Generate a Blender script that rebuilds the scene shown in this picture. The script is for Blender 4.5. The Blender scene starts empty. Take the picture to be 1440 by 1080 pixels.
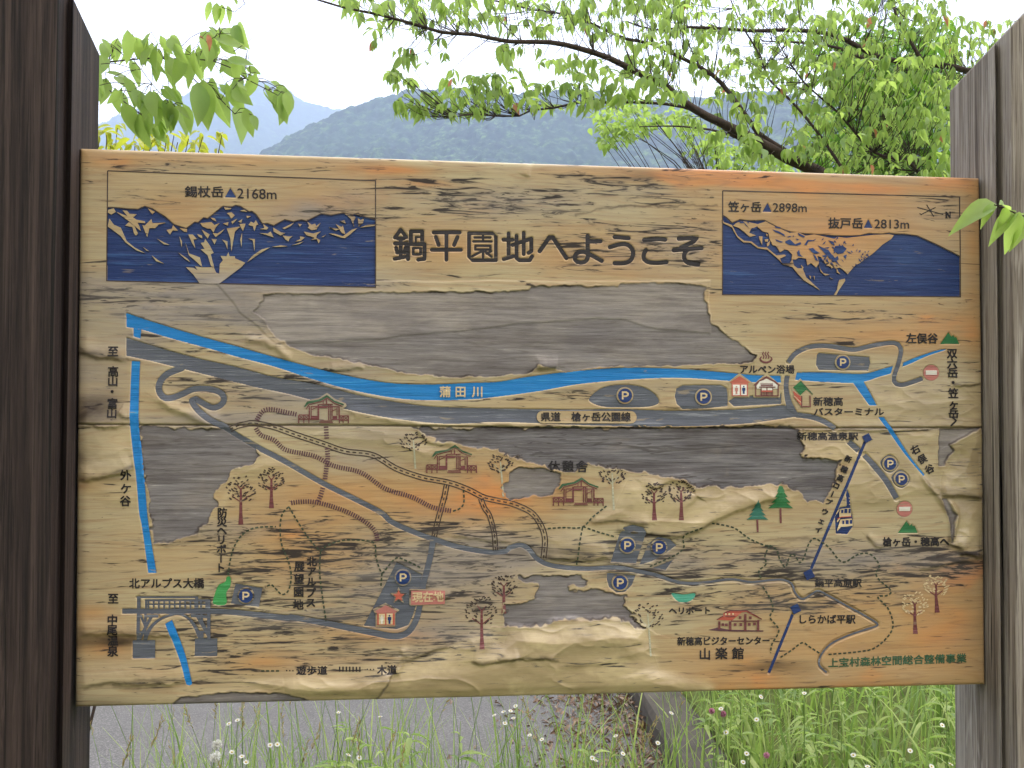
import bpy, bmesh, math, random
import numpy as np
from mathutils import Vector, Matrix
from mathutils.geometry import tessellate_polygon

random.seed(7)
RNG = np.random.default_rng(11)
sc = bpy.context.scene
COL = sc.collection

# ------------------------------------------------------------------ camera
FPX = 1457.0
AX_R = np.array([0.9936628, 0.0089856, 0.1120424])      # rows taken from the sign's own perspective
AX_D = np.array([-0.0007650, -0.9997345, 0.0230304])
R0 = np.stack([AX_R, AX_D, np.cross(AX_R, AX_D)], 1)
_U, _S, _V = np.linalg.svd(R0)
RB = _U @ _V
ROT = np.array([[1, 0, 0], [0, 0, -1], [0, 1, 0]], float)  # sign frame -> world
BZ = 1.46
CAM = np.array([-0.3084353, -2.0220179, 0.0386771 + BZ])
RIGHT = ROT @ RB[0]
DOWN = ROT @ RB[1]
FWD = ROT @ RB[2]
cd = bpy.data.cameras.new('camera')
cam = bpy.data.objects.new('camera', cd)
COL.objects.link(cam)
cam.matrix_world = Matrix(((RIGHT[0], -DOWN[0], -FWD[0], CAM[0]), (RIGHT[1], -DOWN[1], -FWD[1], CAM[1]),
                           (RIGHT[2], -DOWN[2], -FWD[2], CAM[2]), (0, 0, 0, 1)))
cd.sensor_fit = 'HORIZONTAL'
cd.sensor_width = 36.0
cd.lens = 36.0 * FPX / 1440.0
cd.clip_start = 0.05
cd.clip_end = 30000.0
sc.camera = cam

# ------------------------------------------------------------------ sky, sun, exposure
SUN_EL, SUN_AZ = math.radians(60), math.radians(25)     # azimuth measured from +Y towards +X
SKY_STRENGTH = 0.12
SUN_POWER = 1.0
EXPOSURE = 0.75
HAZE_DENSITY = 0.00044
world = bpy.data.worlds.new('World')
sc.world = world
world.use_nodes = True
wt = world.node_tree
wt.nodes.clear()
wo = wt.nodes.new('ShaderNodeOutputWorld')
wb = wt.nodes.new('ShaderNodeBackground')
wb.inputs['Strength'].default_value = SKY_STRENGTH
sk = wt.nodes.new('ShaderNodeTexSky')
sk.sky_type = 'NISHITA'
sk.sun_disc = False
sk.sun_elevation = SUN_EL
sk.sun_rotation = SUN_AZ
sk.dust_density = 4.0
wc = wt.nodes.new('ShaderNodeTexCoord')
wn = wt.nodes.new('ShaderNodeTexNoise')
wn.inputs['Scale'].default_value = 2.2
wn.inputs['Detail'].default_value = 5.0
wt.links.new(wc.outputs['Generated'], wn.inputs['Vector'])
wr = wt.nodes.new('ShaderNodeValToRGB')                    # bright overcast cloud deck over the sky
wr.color_ramp.elements[0].position = 0.3
wr.color_ramp.elements[0].color = (10.9, 10.6, 10.2, 1)
wr.color_ramp.elements[1].position = 0.7
wr.color_ramp.elements[1].color = (14.6, 14.1, 13.5, 1)
wt.links.new(wn.outputs['Fac'], wr.inputs['Fac'])
wv = wt.nodes.new('ShaderNodeVectorMath'); wv.operation = 'DOT_PRODUCT'   # the deck is brightest round the veiled sun
wt.links.new(wc.outputs['Generated'], wv.inputs[0]); wv.inputs[1].default_value = (math.sin(SUN_AZ) * 0.8, math.cos(SUN_AZ) * 0.8, 0.6)
wg = wt.nodes.new('ShaderNodeMapRange'); wg.interpolation_type = 'SMOOTHSTEP'
for k_, v_ in (('From Min', -0.75), ('From Max', 0.75), ('To Min', 0.17), ('To Max', 2.15)): wg.inputs[k_].default_value = v_
wt.links.new(wv.outputs['Value'], wg.inputs['Value'])
wx = wt.nodes.new('ShaderNodeMix'); wx.data_type = 'RGBA'; wx.blend_type = 'MULTIPLY'; wx.inputs[0].default_value = 1.0
wt.links.new(wr.outputs['Color'], wx.inputs[6]); wt.links.new(wg.outputs['Result'], wx.inputs[7])
wm = wt.nodes.new('ShaderNodeMix')
wm.data_type = 'RGBA'
wm.inputs[0].default_value = 0.93
wt.links.new(sk.outputs['Color'], wm.inputs[6])
wt.links.new(wx.outputs[2], wm.inputs[7])
wt.links.new(wm.outputs[2], wb.inputs['Color'])
wt.links.new(wb.outputs[0], wo.inputs['Surface'])

sl = bpy.data.lights.new('sun', 'SUN')
sl.energy = SUN_POWER
sl.angle = math.radians(25)
sl.color = (1.0, 0.95, 0.87)
so = bpy.data.objects.new('sun', sl)
COL.objects.link(so)
_sd = Vector((math.sin(SUN_AZ) * math.cos(SUN_EL), math.cos(SUN_AZ) * math.cos(SUN_EL), math.sin(SUN_EL)))
so.rotation_euler = _sd.to_track_quat('Z', 'Y').to_euler()
so.location = (0, 0, 30)

sc.view_settings.view_transform = 'Standard'
sc.view_settings.look = 'None'
sc.view_settings.exposure = EXPOSURE
sc.view_settings.gamma = 1.0
sc.render.engine = 'CYCLES'
sc.cycles.max_bounces = 8
sc.cycles.transparent_max_bounces = 8
sc.cycles.volume_bounces = 1
sc.cycles.use_denoising = True

# ------------------------------------------------------------------ geometry helpers
def ray(u, v):
    u = np.asarray(u, float); v = np.asarray(v, float)
    return ((u - 720)[..., None] * RIGHT + (v - 540)[..., None] * DOWN) / FPX + FWD

def at_y(u, v, y):
    """point where the line of sight of a photo pixel meets the plane y"""
    d = ray(u, v)
    k = (y - CAM[1]) / d[..., 1]
    return CAM + k[..., None] * d if np.ndim(k) else CAM + k * d

def at_ground(u, v, z=0.0):
    d = ray(u, v)
    return CAM + d * ((z - CAM[2]) / d[2])

TILES = dict(A=(0, 420, 3.6), B=(330, 420, 3.6), C=(700, 420, 3.6), D=(1040, 420, 3.6), E=(0, 700, 3.6), F=(330, 700, 3.6),
             G=(700, 700, 3.6), H=(1040, 700, 3.6), P1=(130, 220, 3.42857), P2=(530, 220, 3.0), P3=(990, 220, 3.2),
             T=(545, 315, 6.2609), U=(770, 315, 6.2609), M1=(145, 280, 7.2), M2=(335, 280, 7.2), M3=(1010, 290, 8.0),
             N=(1015, 490, 9.0), S=(1150, 650, 9.0), V=(160, 800, 6.353), W=(410, 540, 15.433), Q=(510, 780, 9.0),
             X=(990, 840, 14.4), R=(1180, 600, 5.4), K1=(0, 0, 3.0), K2=(480, 0, 3.0), K3=(960, 0, 3.0), px=(0, 0, 1.0))

def t(k, *xy):
    """survey coordinates -> photo pixels; t('A', x,y, x,y, ...)"""
    x0, y0, s = TILES[k]
    a = np.array(xy, float).reshape(-1, 2)
    return a / s + (x0, y0)

def smooth(p, step=4.0, closed=False):
    """Catmull-Rom through the points, resampled about every STEP"""
    p = np.asarray(p, float)
    n = len(p)
    if n < 3:
        L = np.linalg.norm(p[-1] - p[0]); k = max(1, int(L / step))
        return p[0] + (p[-1] - p[0]) * np.linspace(0, 1, k + 1)[:, None]
    out = []
    for i in range(n if closed else n - 1):
        if closed:
            a, b, c, d = p[(i - 1) % n], p[i], p[(i + 1) % n], p[(i + 2) % n]
        else:
            a, b, c, d = p[max(i - 1, 0)], p[i], p[i + 1], p[min(i + 2, n - 1)]
        k = max(1, int(np.linalg.norm(c - b) / step))
        s = np.linspace(0, 1, k, endpoint=False)[:, None]
        out.append(0.5 * (2 * b + (c - a) * s + (2 * a - 5 * b + 4 * c - d) * s ** 2 + (3 * b - a - 3 * c + d) * s ** 3))
    r = np.concatenate(out)
    return r if closed else np.vstack([r, p[-1]])

def dense(p, step=4.0, closed=False):
    p = np.asarray(p, float)
    q = np.vstack([p, p[:1]]) if closed else p
    out = []
    for a, b in zip(q[:-1], q[1:]):
        k = max(1, int(np.linalg.norm(b - a) / step))
        out.append(a + (b - a) * np.linspace(0, 1, k, endpoint=False)[:, None])
    r = np.concatenate(out)
    return r if closed else np.vstack([r, p[-1]])

def by_length(p, n):
    p = np.asarray(p, float)
    s = np.r_[0, np.cumsum(np.linalg.norm(np.diff(p, axis=0), axis=1))]
    q = np.linspace(0, s[-1], n)
    return np.stack([np.interp(q, s, p[:, k]) for k in range(p.shape[1])], 1)

# noise on arrays
def vnoise(x, y, seed):
    xi = np.floor(x).astype(np.int64); yi = np.floor(y).astype(np.int64)
    fx = x - xi; fy = y - yi
    fx = fx * fx * (3 - 2 * fx); fy = fy * fy * (3 - 2 * fy)
    def h(a, b):
        n = (a * 374761393 + b * 668265263 + seed * 1442695041) & 0xFFFFFFFF
        n = ((n ^ (n >> 13)) * 1274126177) & 0xFFFFFFFF
        return ((n ^ (n >> 16)) & 0xFFFF) / 65535.0
    return (h(xi, yi) * (1 - fx) + h(xi + 1, yi) * fx) * (1 - fy) + (h(xi, yi + 1) * (1 - fx) + h(xi + 1, yi + 1) * fx) * fy

def fbm(x, y, octv=4, seed=0, gain=0.5):
    s = np.zeros_like(x); a = 1.0; tot = 0
    for o in range(octv):
        s += a * vnoise(x * 2 ** o + 17.3 * o, y * 2 ** o - 9.1 * o, seed + o * 31)
        tot += a; a *= gain
    return s / tot

# ------------------------------------------------------------------ materials
def lin(r, g, b):
    f = lambda c: (c / 255 / 12.92) if c / 255 <= 0.04045 else ((c / 255 + 0.055) / 1.055) ** 2.4
    return (f(r), f(g), f(b), 1.0)

class NT:
    def __init__(s, name):
        s.m = bpy.data.materials.new(name); s.m.use_nodes = True
        s.t = s.m.node_tree; s.t.nodes.clear()
        s.out = s.t.nodes.new('ShaderNodeOutputMaterial')
        s.co = s.t.nodes.new('ShaderNodeTexCoord').outputs['Object']
    def put(s, sock, v):
        if hasattr(v, 'is_output'): s.t.links.new(v, sock)
        else: sock.default_value = v
    def math(s, op, a, b=0.0, c=None, clamp=False):
        n = s.t.nodes.new('ShaderNodeMath'); n.operation = op; n.use_clamp = clamp
        s.put(n.inputs[0], a); s.put(n.inputs[1], b)
        if c is not None: s.put(n.inputs[2], c)
        return n.outputs[0]
    def mix(s, f, a, b, mode='MIX'):
        n = s.t.nodes.new('ShaderNodeMix'); n.data_type = 'RGBA'; n.blend_type = mode
        s.put(n.inputs[0], f); s.put(n.inputs[6], a); s.put(n.inputs[7], b)
        return n.outputs[2]
    def vec(s, scale, loc=(0, 0, 0), src=None):
        n = s.t.nodes.new('ShaderNodeMapping'); s.put(n.inputs['Vector'], src or s.co)
        n.inputs['Scale'].default_value = scale; n.inputs['Location'].default_value = loc
        return n.outputs[0]
    def noise(s, scale=(1, 1, 1), detail=4, rough=0.55, dist=0.0, loc=(0, 0, 0)):
        n = s.t.nodes.new('ShaderNodeTexNoise'); s.put(n.inputs['Vector'], s.vec(scale, loc))
        n.inputs['Scale'].default_value = 1.0; n.inputs['Detail'].default_value = detail
        n.inputs['Roughness'].default_value = rough; n.inputs['Distortion'].default_value = dist
        return n.outputs['Fac']
    def step(s, v, lo, hi, a=0.0, b=1.0):
        n = s.t.nodes.new('ShaderNodeMapRange'); n.interpolation_type = 'SMOOTHSTEP'
        s.put(n.inputs['Value'], v); s.put(n.inputs['From Min'], lo); s.put(n.inputs['From Max'], hi)
        n.inputs['To Min'].default_value = a; n.inputs['To Max'].default_value = b
        return n.outputs['Result']
    def ramp(s, v, *stops):
        n = s.t.nodes.new('ShaderNodeValToRGB'); s.put(n.inputs['Fac'], v); e = n.color_ramp.elements
        while len(e) < len(stops): e.new(0.5)
        for k, (p, c) in zip(e, stops): k.position = p; k.color = c
        return n.outputs['Color']
    def attr(s, name):
        n = s.t.nodes.new('ShaderNodeAttribute'); n.attribute_name = name
        return n.outputs['Fac']
    def bump(s, h, strength=0.3, dist=0.01):
        n = s.t.nodes.new('ShaderNodeBump'); n.inputs['Strength'].default_value = strength
        n.inputs['Distance'].default_value = dist; s.put(n.inputs['Height'], h)
        return n.outputs[0]
    def bsdf(s, color, rough=0.6, normal=None, spec=0.4, trans=None, sheen=None):
        n = s.t.nodes.new('ShaderNodeBsdfPrincipled')
        s.put(n.inputs['Base Color'], color); s.put(n.inputs['Roughness'], rough)
        s.put(n.inputs['Specular IOR Level'], spec)
        if normal is not None: s.put(n.inputs['Normal'], normal)
        o = n.outputs[0]
        if trans is not None:
            k = s.t.nodes.new('ShaderNodeBsdfTranslucent'); s.put(k.inputs[0], trans[0])
            x = s.t.nodes.new('ShaderNodeMixShader'); x.inputs[0].default_value = trans[1]
            s.t.links.new(o, x.inputs[1]); s.t.links.new(k.outputs[0], x.inputs[2]); o = x.outputs[0]
        s.t.links.new(o, s.out.inputs['Surface'])
        return s.m

MAT = {}
def board_material():
    g = NT('weathered_board')
    peel, pale, loose = g.attr('peel'), g.attr('pale'), g.attr('loose')
    mild, warm, stain_shade, ash = g.attr('mild'), g.attr('warm'), g.attr('stain_shade'), g.attr('ash')
    big = g.noise((1.6, 1, 6), 4, 0.6, 0.4)
    ring = g.noise((0.9, 1, 17), 3, 0.5, 1.1, (3, 0, 1))
    fine = g.noise((5, 1, 160), 5, 0.65)
    blot = g.noise((7, 1, 16), 5, 0.6, 0.6, (9, 0, 4))
    w = g.math('ADD', warm, g.math('MULTIPLY', g.math('SUBTRACT', big, 0.5), 1.0), clamp=True)
    wood = g.ramp(w, (0.0, lin(180, 165, 129)), (0.28, lin(176, 150, 109)), (0.62, lin(182, 141, 90)), (1.0, lin(206, 132, 66)))
    rl = g.math('FRACT', g.math('MULTIPLY', ring, 11.0))
    rline = g.step(g.math('ABSOLUTE', g.math('SUBTRACT', rl, 0.5)), 0.3, 0.5)
    wood = g.mix(g.math('MULTIPLY', rline, 0.34), wood, lin(150, 104, 60))
    wood = g.mix(g.step(blot, 0.55, 0.75, 0, 0.30), wood, lin(190, 164, 126))
    wood = g.mix(g.step(fine, 0.38, 0.58, 0.22, 0), wood, lin(116, 82, 54))
    # grey bloom under the film
    wood = g.mix(g.math('MULTIPLY', ash, g.step(blot, 0.3, 0.62, 1.0, 0.55)), wood, lin(148, 136, 127))
    # detached film
    lf = g.mix(g.step(blot, 0.35, 0.7), lin(156, 136, 104), lin(194, 174, 136))
    wood = g.mix(g.math('MULTIPLY', loose, 0.85), wood, lf)
    # mildew dashes along the grain
    s1 = g.noise((30, 1, 230), 3, 0.6, 0.5)
    s2 = g.noise((9.5, 1, 98), 4, 0.58, 1.3, (2, 0, 7))
    s3 = g.noise((5, 1, 11), 4, 0.6, 0.3, (5, 0, 2))
    dens = g.math('MULTIPLY', mild, g.step(s3, 0.25, 0.62, 0.5, 1.0))
    th = g.math('SUBTRACT', 0.694, g.math('MULTIPLY', dens, 0.165))
    d1 = g.step(s1, th, g.math('ADD', th, 0.08), 0, 0.9)
    d2 = g.step(s2, g.math('SUBTRACT', th, 0.05), g.math('ADD', th, 0.04))
    halo = g.step(s2, g.math('SUBTRACT', th, 0.16), g.math('ADD', th, 0.04), 0, 0.55)
    dd = g.math('MAXIMUM', d1, d2)
    wood = g.mix(g.math('MULTIPLY', halo, g.math('MINIMUM', g.math('MULTIPLY', mild, 1.6), 1.0)), wood, lin(92, 84, 78))
    wood = g.mix(g.math('MULTIPLY', dd, 0.94), wood, lin(38, 31, 30))
    # bare weathered wood
    g1 = g.noise((7, 1, 150), 6, 0.74)
    g2 = g.noise((3.5, 1, 24), 6, 0.68, 0.5, (4, 0, 3))
    grey = g.ramp(g1, (0.28, lin(48, 45, 49)), (0.47, lin(95, 92, 97)), (0.60, lin(120, 117, 121)), (0.71, lin(200, 194, 188)))
    grey = g.mix(g.step(g2, 0.36, 0.6, 0.62, 0), grey, lin(62, 54, 56))
    grey = g.mix(g.step(blot, 0.55, 0.72, 0, 0.35), grey, lin(132, 118, 108))
    gc = g.noise((2.2, 1, 46), 3, 0.5, 0.8, (6, 0, 9))
    grey = g.mix(g.step(g.math('ABSOLUTE', g.math('SUBTRACT', gc, 0.5)), 0.004, 0.012, 0.75, 0), grey, lin(40, 34, 35))
    paleg = g.mix(g.step(blot, 0.3, 0.7), lin(136, 128, 126), lin(160, 150, 142))
    paleg = g.mix(g.step(g1, 0.34, 0.56, 0.5, 0), paleg, lin(94, 87, 87))
    paleg = g.mix(g.step(g1, 0.6, 0.72, 0, 0.6), paleg, lin(190, 182, 174))
    paleg = g.mix(g.step(g2, 0.36, 0.56, 0.4, 0), paleg, lin(88, 78, 76))
    grey = g.mix(pale, grey, paleg)
    col = g.mix(peel, wood, grey)
    col = g.mix(g.math('MULTIPLY', stain_shade, g.step(blot, 0.25, 0.7, 1.0, 0.55)), col, lin(48, 34, 28))
    h = g.math('ADD', g.math('MULTIPLY', g1, peel), g.math('MULTIPLY', s1, 0.25))
    nb = g.bump(h, 0.35, 0.004)
    rough = g.step(g.math('MAXIMUM', peel, g.math('MULTIPLY', dd, 0.8)), 0, 1, 0.38, 0.85)
    rough = g.math('SUBTRACT', rough, g.math('MULTIPLY', g.math('MULTIPLY', loose, g.math('SUBTRACT', 1.0, peel)), 0.16))
    return g.bsdf(col, rough, nb, g.math('ADD', 0.4, g.math('MULTIPLY', loose, 0.45)))

def paint(name, rgb, wear=0.5, light=None):
    g = NT(name)
    s = g.noise((4.5, 1, 120), 6, 0.76)
    b = g.noise((6, 1, 14), 4, 0.6)
    c = lin(*rgb)
    hi = lin(*(light or [min(255, k + 60) for k in rgb]))
    dk = tuple(k * 0.6 for k in c[:3]) + (1,)
    col = g.mix(g.step(s, 0.34, 0.5, 0.7, 0), c, dk)
    col = g.mix(g.math('MULTIPLY', g.step(s, 0.55, 0.64), min(1.0, wear * 1.7)), col, hi)
    col = g.mix(g.step(b, 0.5, 0.8, 0, 0.25), col, hi)
    ch = g.noise((13, 1, 70), 4, 0.62, 0.4, (1, 0, 5))
    col = g.mix(g.math('MULTIPLY', g.step(ch, 0.63, 0.68), min(0.75, wear * 1.4)), col, lin(146, 130, 108))
    return g.bsdf(col, 0.5, g.bump(s, 0.6, 0.004), 0.4)

def post_material(name, base, dark, light, seedloc):
    g = NT(name)
    a = g.noise((38, 38, 1.0), 7, 0.72, 0.3, seedloc)
    b = g.noise((9, 9, 0.5), 4, 0.6, 1.2, seedloc)
    f = g.noise((190, 190, 3.5), 5, 0.75, 0, seedloc)
    rl = g.math('FRACT', g.math('MULTIPLY', b, 7.0))
    ln = g.step(g.math('ABSOLUTE', g.math('SUBTRACT', rl, 0.5)), 0.36, 0.5)
    col = g.ramp(a, (0.26, dark), (0.47, base), (0.78, light))
    col = g.mix(g.math('MULTIPLY', ln, 0.35), col, light)
    col = g.mix(g.step(f, 0.36, 0.52, 0.75, 0), col, dark)
    crack = g.noise((46, 46, 0.7), 3, 0.5, 0.5, (8, 2, 1))
    cr = g.step(crack, 0.33, 0.36, 1, 0)
    col = g.mix(cr, col, (0.008, 0.006, 0.005, 1))
    h = g.math('SUBTRACT', g.math('ADD', a, g.math('MULTIPLY', f, 0.5)), g.math('MULTIPLY', cr, 1.2))
    return g.bsdf(col, 0.75, g.bump(h, 0.5, 0.006), 0.25)

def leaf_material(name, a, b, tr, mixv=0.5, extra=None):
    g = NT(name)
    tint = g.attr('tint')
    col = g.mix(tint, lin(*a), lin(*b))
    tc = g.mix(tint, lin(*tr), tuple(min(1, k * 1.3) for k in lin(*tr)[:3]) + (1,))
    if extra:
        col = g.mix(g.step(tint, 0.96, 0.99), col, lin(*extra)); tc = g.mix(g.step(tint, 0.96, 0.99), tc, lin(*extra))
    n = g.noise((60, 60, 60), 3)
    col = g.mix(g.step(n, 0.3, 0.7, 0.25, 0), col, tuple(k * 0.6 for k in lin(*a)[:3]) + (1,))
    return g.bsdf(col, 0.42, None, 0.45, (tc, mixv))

def plain(name, rgb, rough=0.7, var=0.25, scale=40, spec=0.3, bump=0.0):
    g = NT(name)
    n = g.noise((scale,) * 3, 5, 0.65)
    c = lin(*rgb)
    col = g.mix(g.step(n, 0.3, 0.7, var, 0), c, tuple(k * 0.45 for k in c[:3]) + (1,))
    return g.bsdf(col, rough, g.bump(n, bump, 0.01) if bump else None, spec)

MAT['board'] = board_material()
MAT['navy'] = paint('navy_paint', (18, 44, 98), 0.3, (60, 96, 150))
MAT['blue'] = paint('river_paint', (16, 116, 186), 0.35, (70, 160, 212))
MAT['road'] = paint('road_paint', (84, 87, 98), 0.45, (140, 142, 150))
MAT['dark'] = paint('letter_paint', (28, 21, 25), 0.15)
MAT['brown'] = paint('trunk_paint', (104, 52, 54), 0.3)
MAT['purple'] = paint('boardwalk_paint', (84, 50, 60), 0.25)
MAT['red'] = paint('roof_paint', (176, 82, 66), 0.4, (206, 150, 130))
MAT['pink'] = paint('faded_red_paint', (178, 110, 102), 0.5, (200, 160, 146))
MAT['white'] = paint('white_paint', (214, 208, 198), 0.2)
MAT['green'] = paint('green_paint', (36, 104, 58), 0.4, (74, 140, 90))
MAT['lawn'] = paint('helipad_paint', (58, 142, 76), 0.4)
MAT['teal'] = paint('teal_paint', (66, 150, 126), 0.4, (130, 190, 180))
MAT['pine'] = paint('pine_paint', (46, 106, 92), 0.4, (90, 150, 130))
MAT['cream'] = paint('bare_letter_wood', (200, 176, 138), 0.2)
MAT['script'] = paint('green_letter_paint', (52, 84, 58), 0.2)
MAT['dash'] = paint('footpath_paint', (48, 58, 42), 0.2)
MAT['silver'] = paint('birch_paint', (168, 164, 140), 0.3)
MAT['trim'] = paint('groove_paint', (58, 44, 40), 0.2)
MAT['left_post'] = post_material('dark_post_wood', lin(44, 34, 32), lin(19, 15, 15), lin(86, 71, 66), (0, 0, 0))
MAT['right_post'] = post_material('grey_post_wood', lin(128, 118, 108), lin(60, 49, 43), lin(180, 172, 163), (4, 1, 2))
MAT['bark'] = plain('bark', (74, 62, 56), 0.85, 0.7, 60, 0.2, 0.5)
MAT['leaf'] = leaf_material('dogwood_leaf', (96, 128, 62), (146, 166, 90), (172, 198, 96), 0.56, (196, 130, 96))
MAT['leaf_dark'] = leaf_material('deep_green_leaf', (74, 116, 44), (104, 142, 56), (120, 164, 50), 0.45)  # own darker green of the tree farther back
MAT['leaf_mid'] = leaf_material('mid_leaf', (96, 128, 58), (128, 154, 70), (150, 184, 72), 0.5)
MAT['leaf_young'] = leaf_material('young_leaf', (150, 160, 60), (176, 176, 70), (190, 196, 60), 0.5)
MAT['grass'] = leaf_material('grass_blade', (80, 112, 48), (172, 182, 106), (150, 178, 84), 0.42)
MAT['straw'] = leaf_material('seed_head', (150, 132, 84), (176, 160, 110), (170, 150, 90), 0.3)
MAT['stem'] = leaf_material('flower_stem', (98, 128, 62), (128, 150, 80), (130, 160, 70), 0.3)
MAT['petal'] = leaf_material('white_petal', (214, 212, 204), (232, 230, 224), (226, 224, 214), 0.35)
MAT['clover'] = leaf_material('pink_petal', (186, 128, 150), (200, 146, 166), (200, 140, 160), 0.3)
MAT['eye'] = plain('yellow_disc', (190, 160, 50))
MAT['litter'] = leaf_material('dead_leaf', (92, 68, 54), (142, 116, 92), (120, 88, 60), 0.15)
MAT['concrete'] = plain('old_concrete', (80, 74, 67), 0.9, 0.7, 7, 0.2, 0.4)
def asphalt():
    g = NT('asphalt')
    n = g.noise((140, 140, 140), 3, 0.7); b = g.noise((1.3, 1.3, 1.3), 4, 0.6)
    col = g.ramp(n, (0.3, lin(64, 62, 60)), (0.55, lin(100, 97, 95)), (0.72, lin(150, 146, 142)))
    col = g.mix(g.step(b, 0.35, 0.7, 0.4, 0), col, lin(80, 78, 76))
    return g.bsdf(col, 0.85, g.bump(n, 0.5, 0.006), 0.3)
MAT['asphalt'] = asphalt()
def soil():
    g = NT('soil_and_moss')
    n = g.noise((9, 9, 9), 6, 0.7); b = g.noise((0.02, 0.02, 0.02), 4)
    col = g.ramp(n, (0.3, lin(58, 62, 34)), (0.55, lin(86, 96, 48)), (0.75, lin(96, 84, 58)))
    return g.bsdf(col, 0.95, g.bump(n, 0.6, 0.02), 0.1)
MAT['soil'] = soil()
def forest():
    g = NT('forested_slope')
    n = g.noise((0.07, 0.07, 0.07), 5, 0.75); b = g.noise((0.006, 0.006, 0.006), 4)
    col = g.ramp(n, (0.40, lin(6, 14, 12)), (0.52, lin(36, 56, 34)), (0.64, lin(104, 126, 64)))
    col = g.mix(g.step(b, 0.4, 0.7, 0, 0.5), col, lin(44, 64, 42))
    return g.bsdf(col, 0.9, None, 0.1)
MAT['forest'] = forest()

# ------------------------------------------------------------------ object helpers
def link(name, me, parent=None, **props):
    o = bpy.data.objects.new(name, me)
    COL.objects.link(o)
    if parent is not None: o.parent = parent
    for k, v in props.items(): o[k] = v
    return o

def thing(name, label, cat, loc=(0, 0, 0), group=None):
    o = bpy.data.objects.new(name, None); COL.objects.link(o)
    o.empty_display_size = 0.1
    o.location = loc; o['label'] = label; o['category'] = cat
    if group: o['group'] = group
    return o

def arr_mesh(name, verts, faces, mat, smooth_shade=True, tint=None):
    me = bpy.data.meshes.new(name)
    me.from_pydata([tuple(v) for v in verts], [], [tuple(f) for f in faces])
    for m in (mat if isinstance(mat, (list, tuple)) else [mat]): me.materials.append(MAT[m])
    if tint is not None:
        a = me.attributes.new('tint', 'FLOAT', 'POINT'); a.data.foreach_set('value', np.asarray(tint, np.float32))
    if smooth_shade: me.polygons.foreach_set('use_smooth', np.ones(len(me.polygons), bool))
    me.update()
    return me

class Bag:
    """collects verts/faces of one mesh"""
    def __init__(s): s.v = []; s.f = []; s.t = []; s.mi = []; s.n = 0
    def add(s, v, f, tint=0.5, mi=0):
        s.v.append(np.asarray(v, float)); s.f += [tuple(i + s.n for i in q) for q in f]
        s.mi += [mi] * len(f)
        s.t.append(np.full(len(v), tint) if np.isscalar(tint) else np.asarray(tint)); s.n += len(v)
    def tube(s, pts, rad, sides=6, tint=0.5, mi=0):
        pts = np.asarray(pts, float); n = len(pts); rad = np.broadcast_to(rad, n)
        tg = np.gradient(pts, axis=0); tg /= np.linalg.norm(tg, axis=1)[:, None] + 1e-9
        ref = np.array([0.3, 0.2, 1.0]) if abs(tg[0][2]) < 0.9 else np.array([1.0, 0.2, 0.1])
        a = np.cross(tg, ref); a /= np.linalg.norm(a, axis=1)[:, None] + 1e-9
        b = np.cross(tg, a)
        th = np.linspace(0, 2 * np.pi, sides, endpoint=False)
        v = (pts[:, None] + rad[:, None, None] * (a[:, None] * np.cos(th)[None, :, None] + b[:, None] * np.sin(th)[None, :, None])).reshape(-1, 3)
        f = [(i * sides + k, i * sides + (k + 1) % sides, (i + 1) * sides + (k + 1) % sides, (i + 1) * sides + k) for i in range(n - 1) for k in range(sides)]
        f += [tuple(range(sides))[::-1], tuple((n - 1) * sides + k for k in range(sides))]
        s.add(v, f, tint, mi)
    def build(s, name, mats, parent=None, origin=None, flat=False, **props):
        v = np.concatenate(s.v)
        if origin is not None: v = v - np.asarray(origin)
        me = arr_mesh(name, v, s.f, mats, not flat, np.concatenate(s.t))
        if len(me.materials) > 1: me.polygons.foreach_set('material_index', np.array(s.mi, np.int32))
        return link(name, me, parent, **props)
# ------------------------------------------------------------------ the sign's board: height and wear fields
_c = at_y(np.array([112, 1378, 1386, 105.]), np.array([208, 250, 963, 995.]), 0.0)[:, [0, 2]]
TL, TR, BR, BL = _c
NX, NZ = 1241, 721
DEPTH = 0.0020            # depth of the carved and painted grooves
THICK = 0.045

def to_xz(p):
    w = at_y(np.asarray(p, float)[:, 0], np.asarray(p, float)[:, 1], 0.0)
    return w[:, [0, 2]]

def st_of(xz):
    xz = np.asarray(xz, float)
    e1, e2, e3 = TR - TL, BL - TL, TL - TR - BL + BR
    s = np.full(len(xz), 0.5); q = np.full(len(xz), 0.5)
    for _ in range(5):
        r = TL + s[:, None] * e1 + q[:, None] * e2 + (s * q)[:, None] * e3 - xz
        a = e1 + q[:, None] * e3; b = e2 + s[:, None] * e3
        det = a[:, 0] * b[:, 1] - a[:, 1] * b[:, 0]
        s -= (r[:, 0] * b[:, 1] - r[:, 1] * b[:, 0]) / det
        q -= (a[:, 0] * r[:, 1] - a[:, 1] * r[:, 0]) / det
    return np.stack([s, q], 1)

def ij(p):                                    # photo survey pixels -> grid index coordinates
    return st_of(to_xz(p)) * (NX - 1, NZ - 1)

SS, QQ = np.meshgrid(np.linspace(0, 1, NX), np.linspace(0, 1, NZ))
GX = TL[0] + SS * (TR[0] - TL[0]) + QQ * (BL[0] - TL[0]) + SS * QQ * (TL - TR - BL + BR)[0]
GZ = TL[1] + SS * (TR[1] - TL[1]) + QQ * (BL[1] - TL[1]) + SS * QQ * (TL - TR - BL + BR)[1]
MM = 1.8 / (NX - 1)                           # one grid cell in metres
JI, JJ = np.meshgrid(np.arange(NX, dtype=float), np.arange(NZ, dtype=float))

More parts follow.
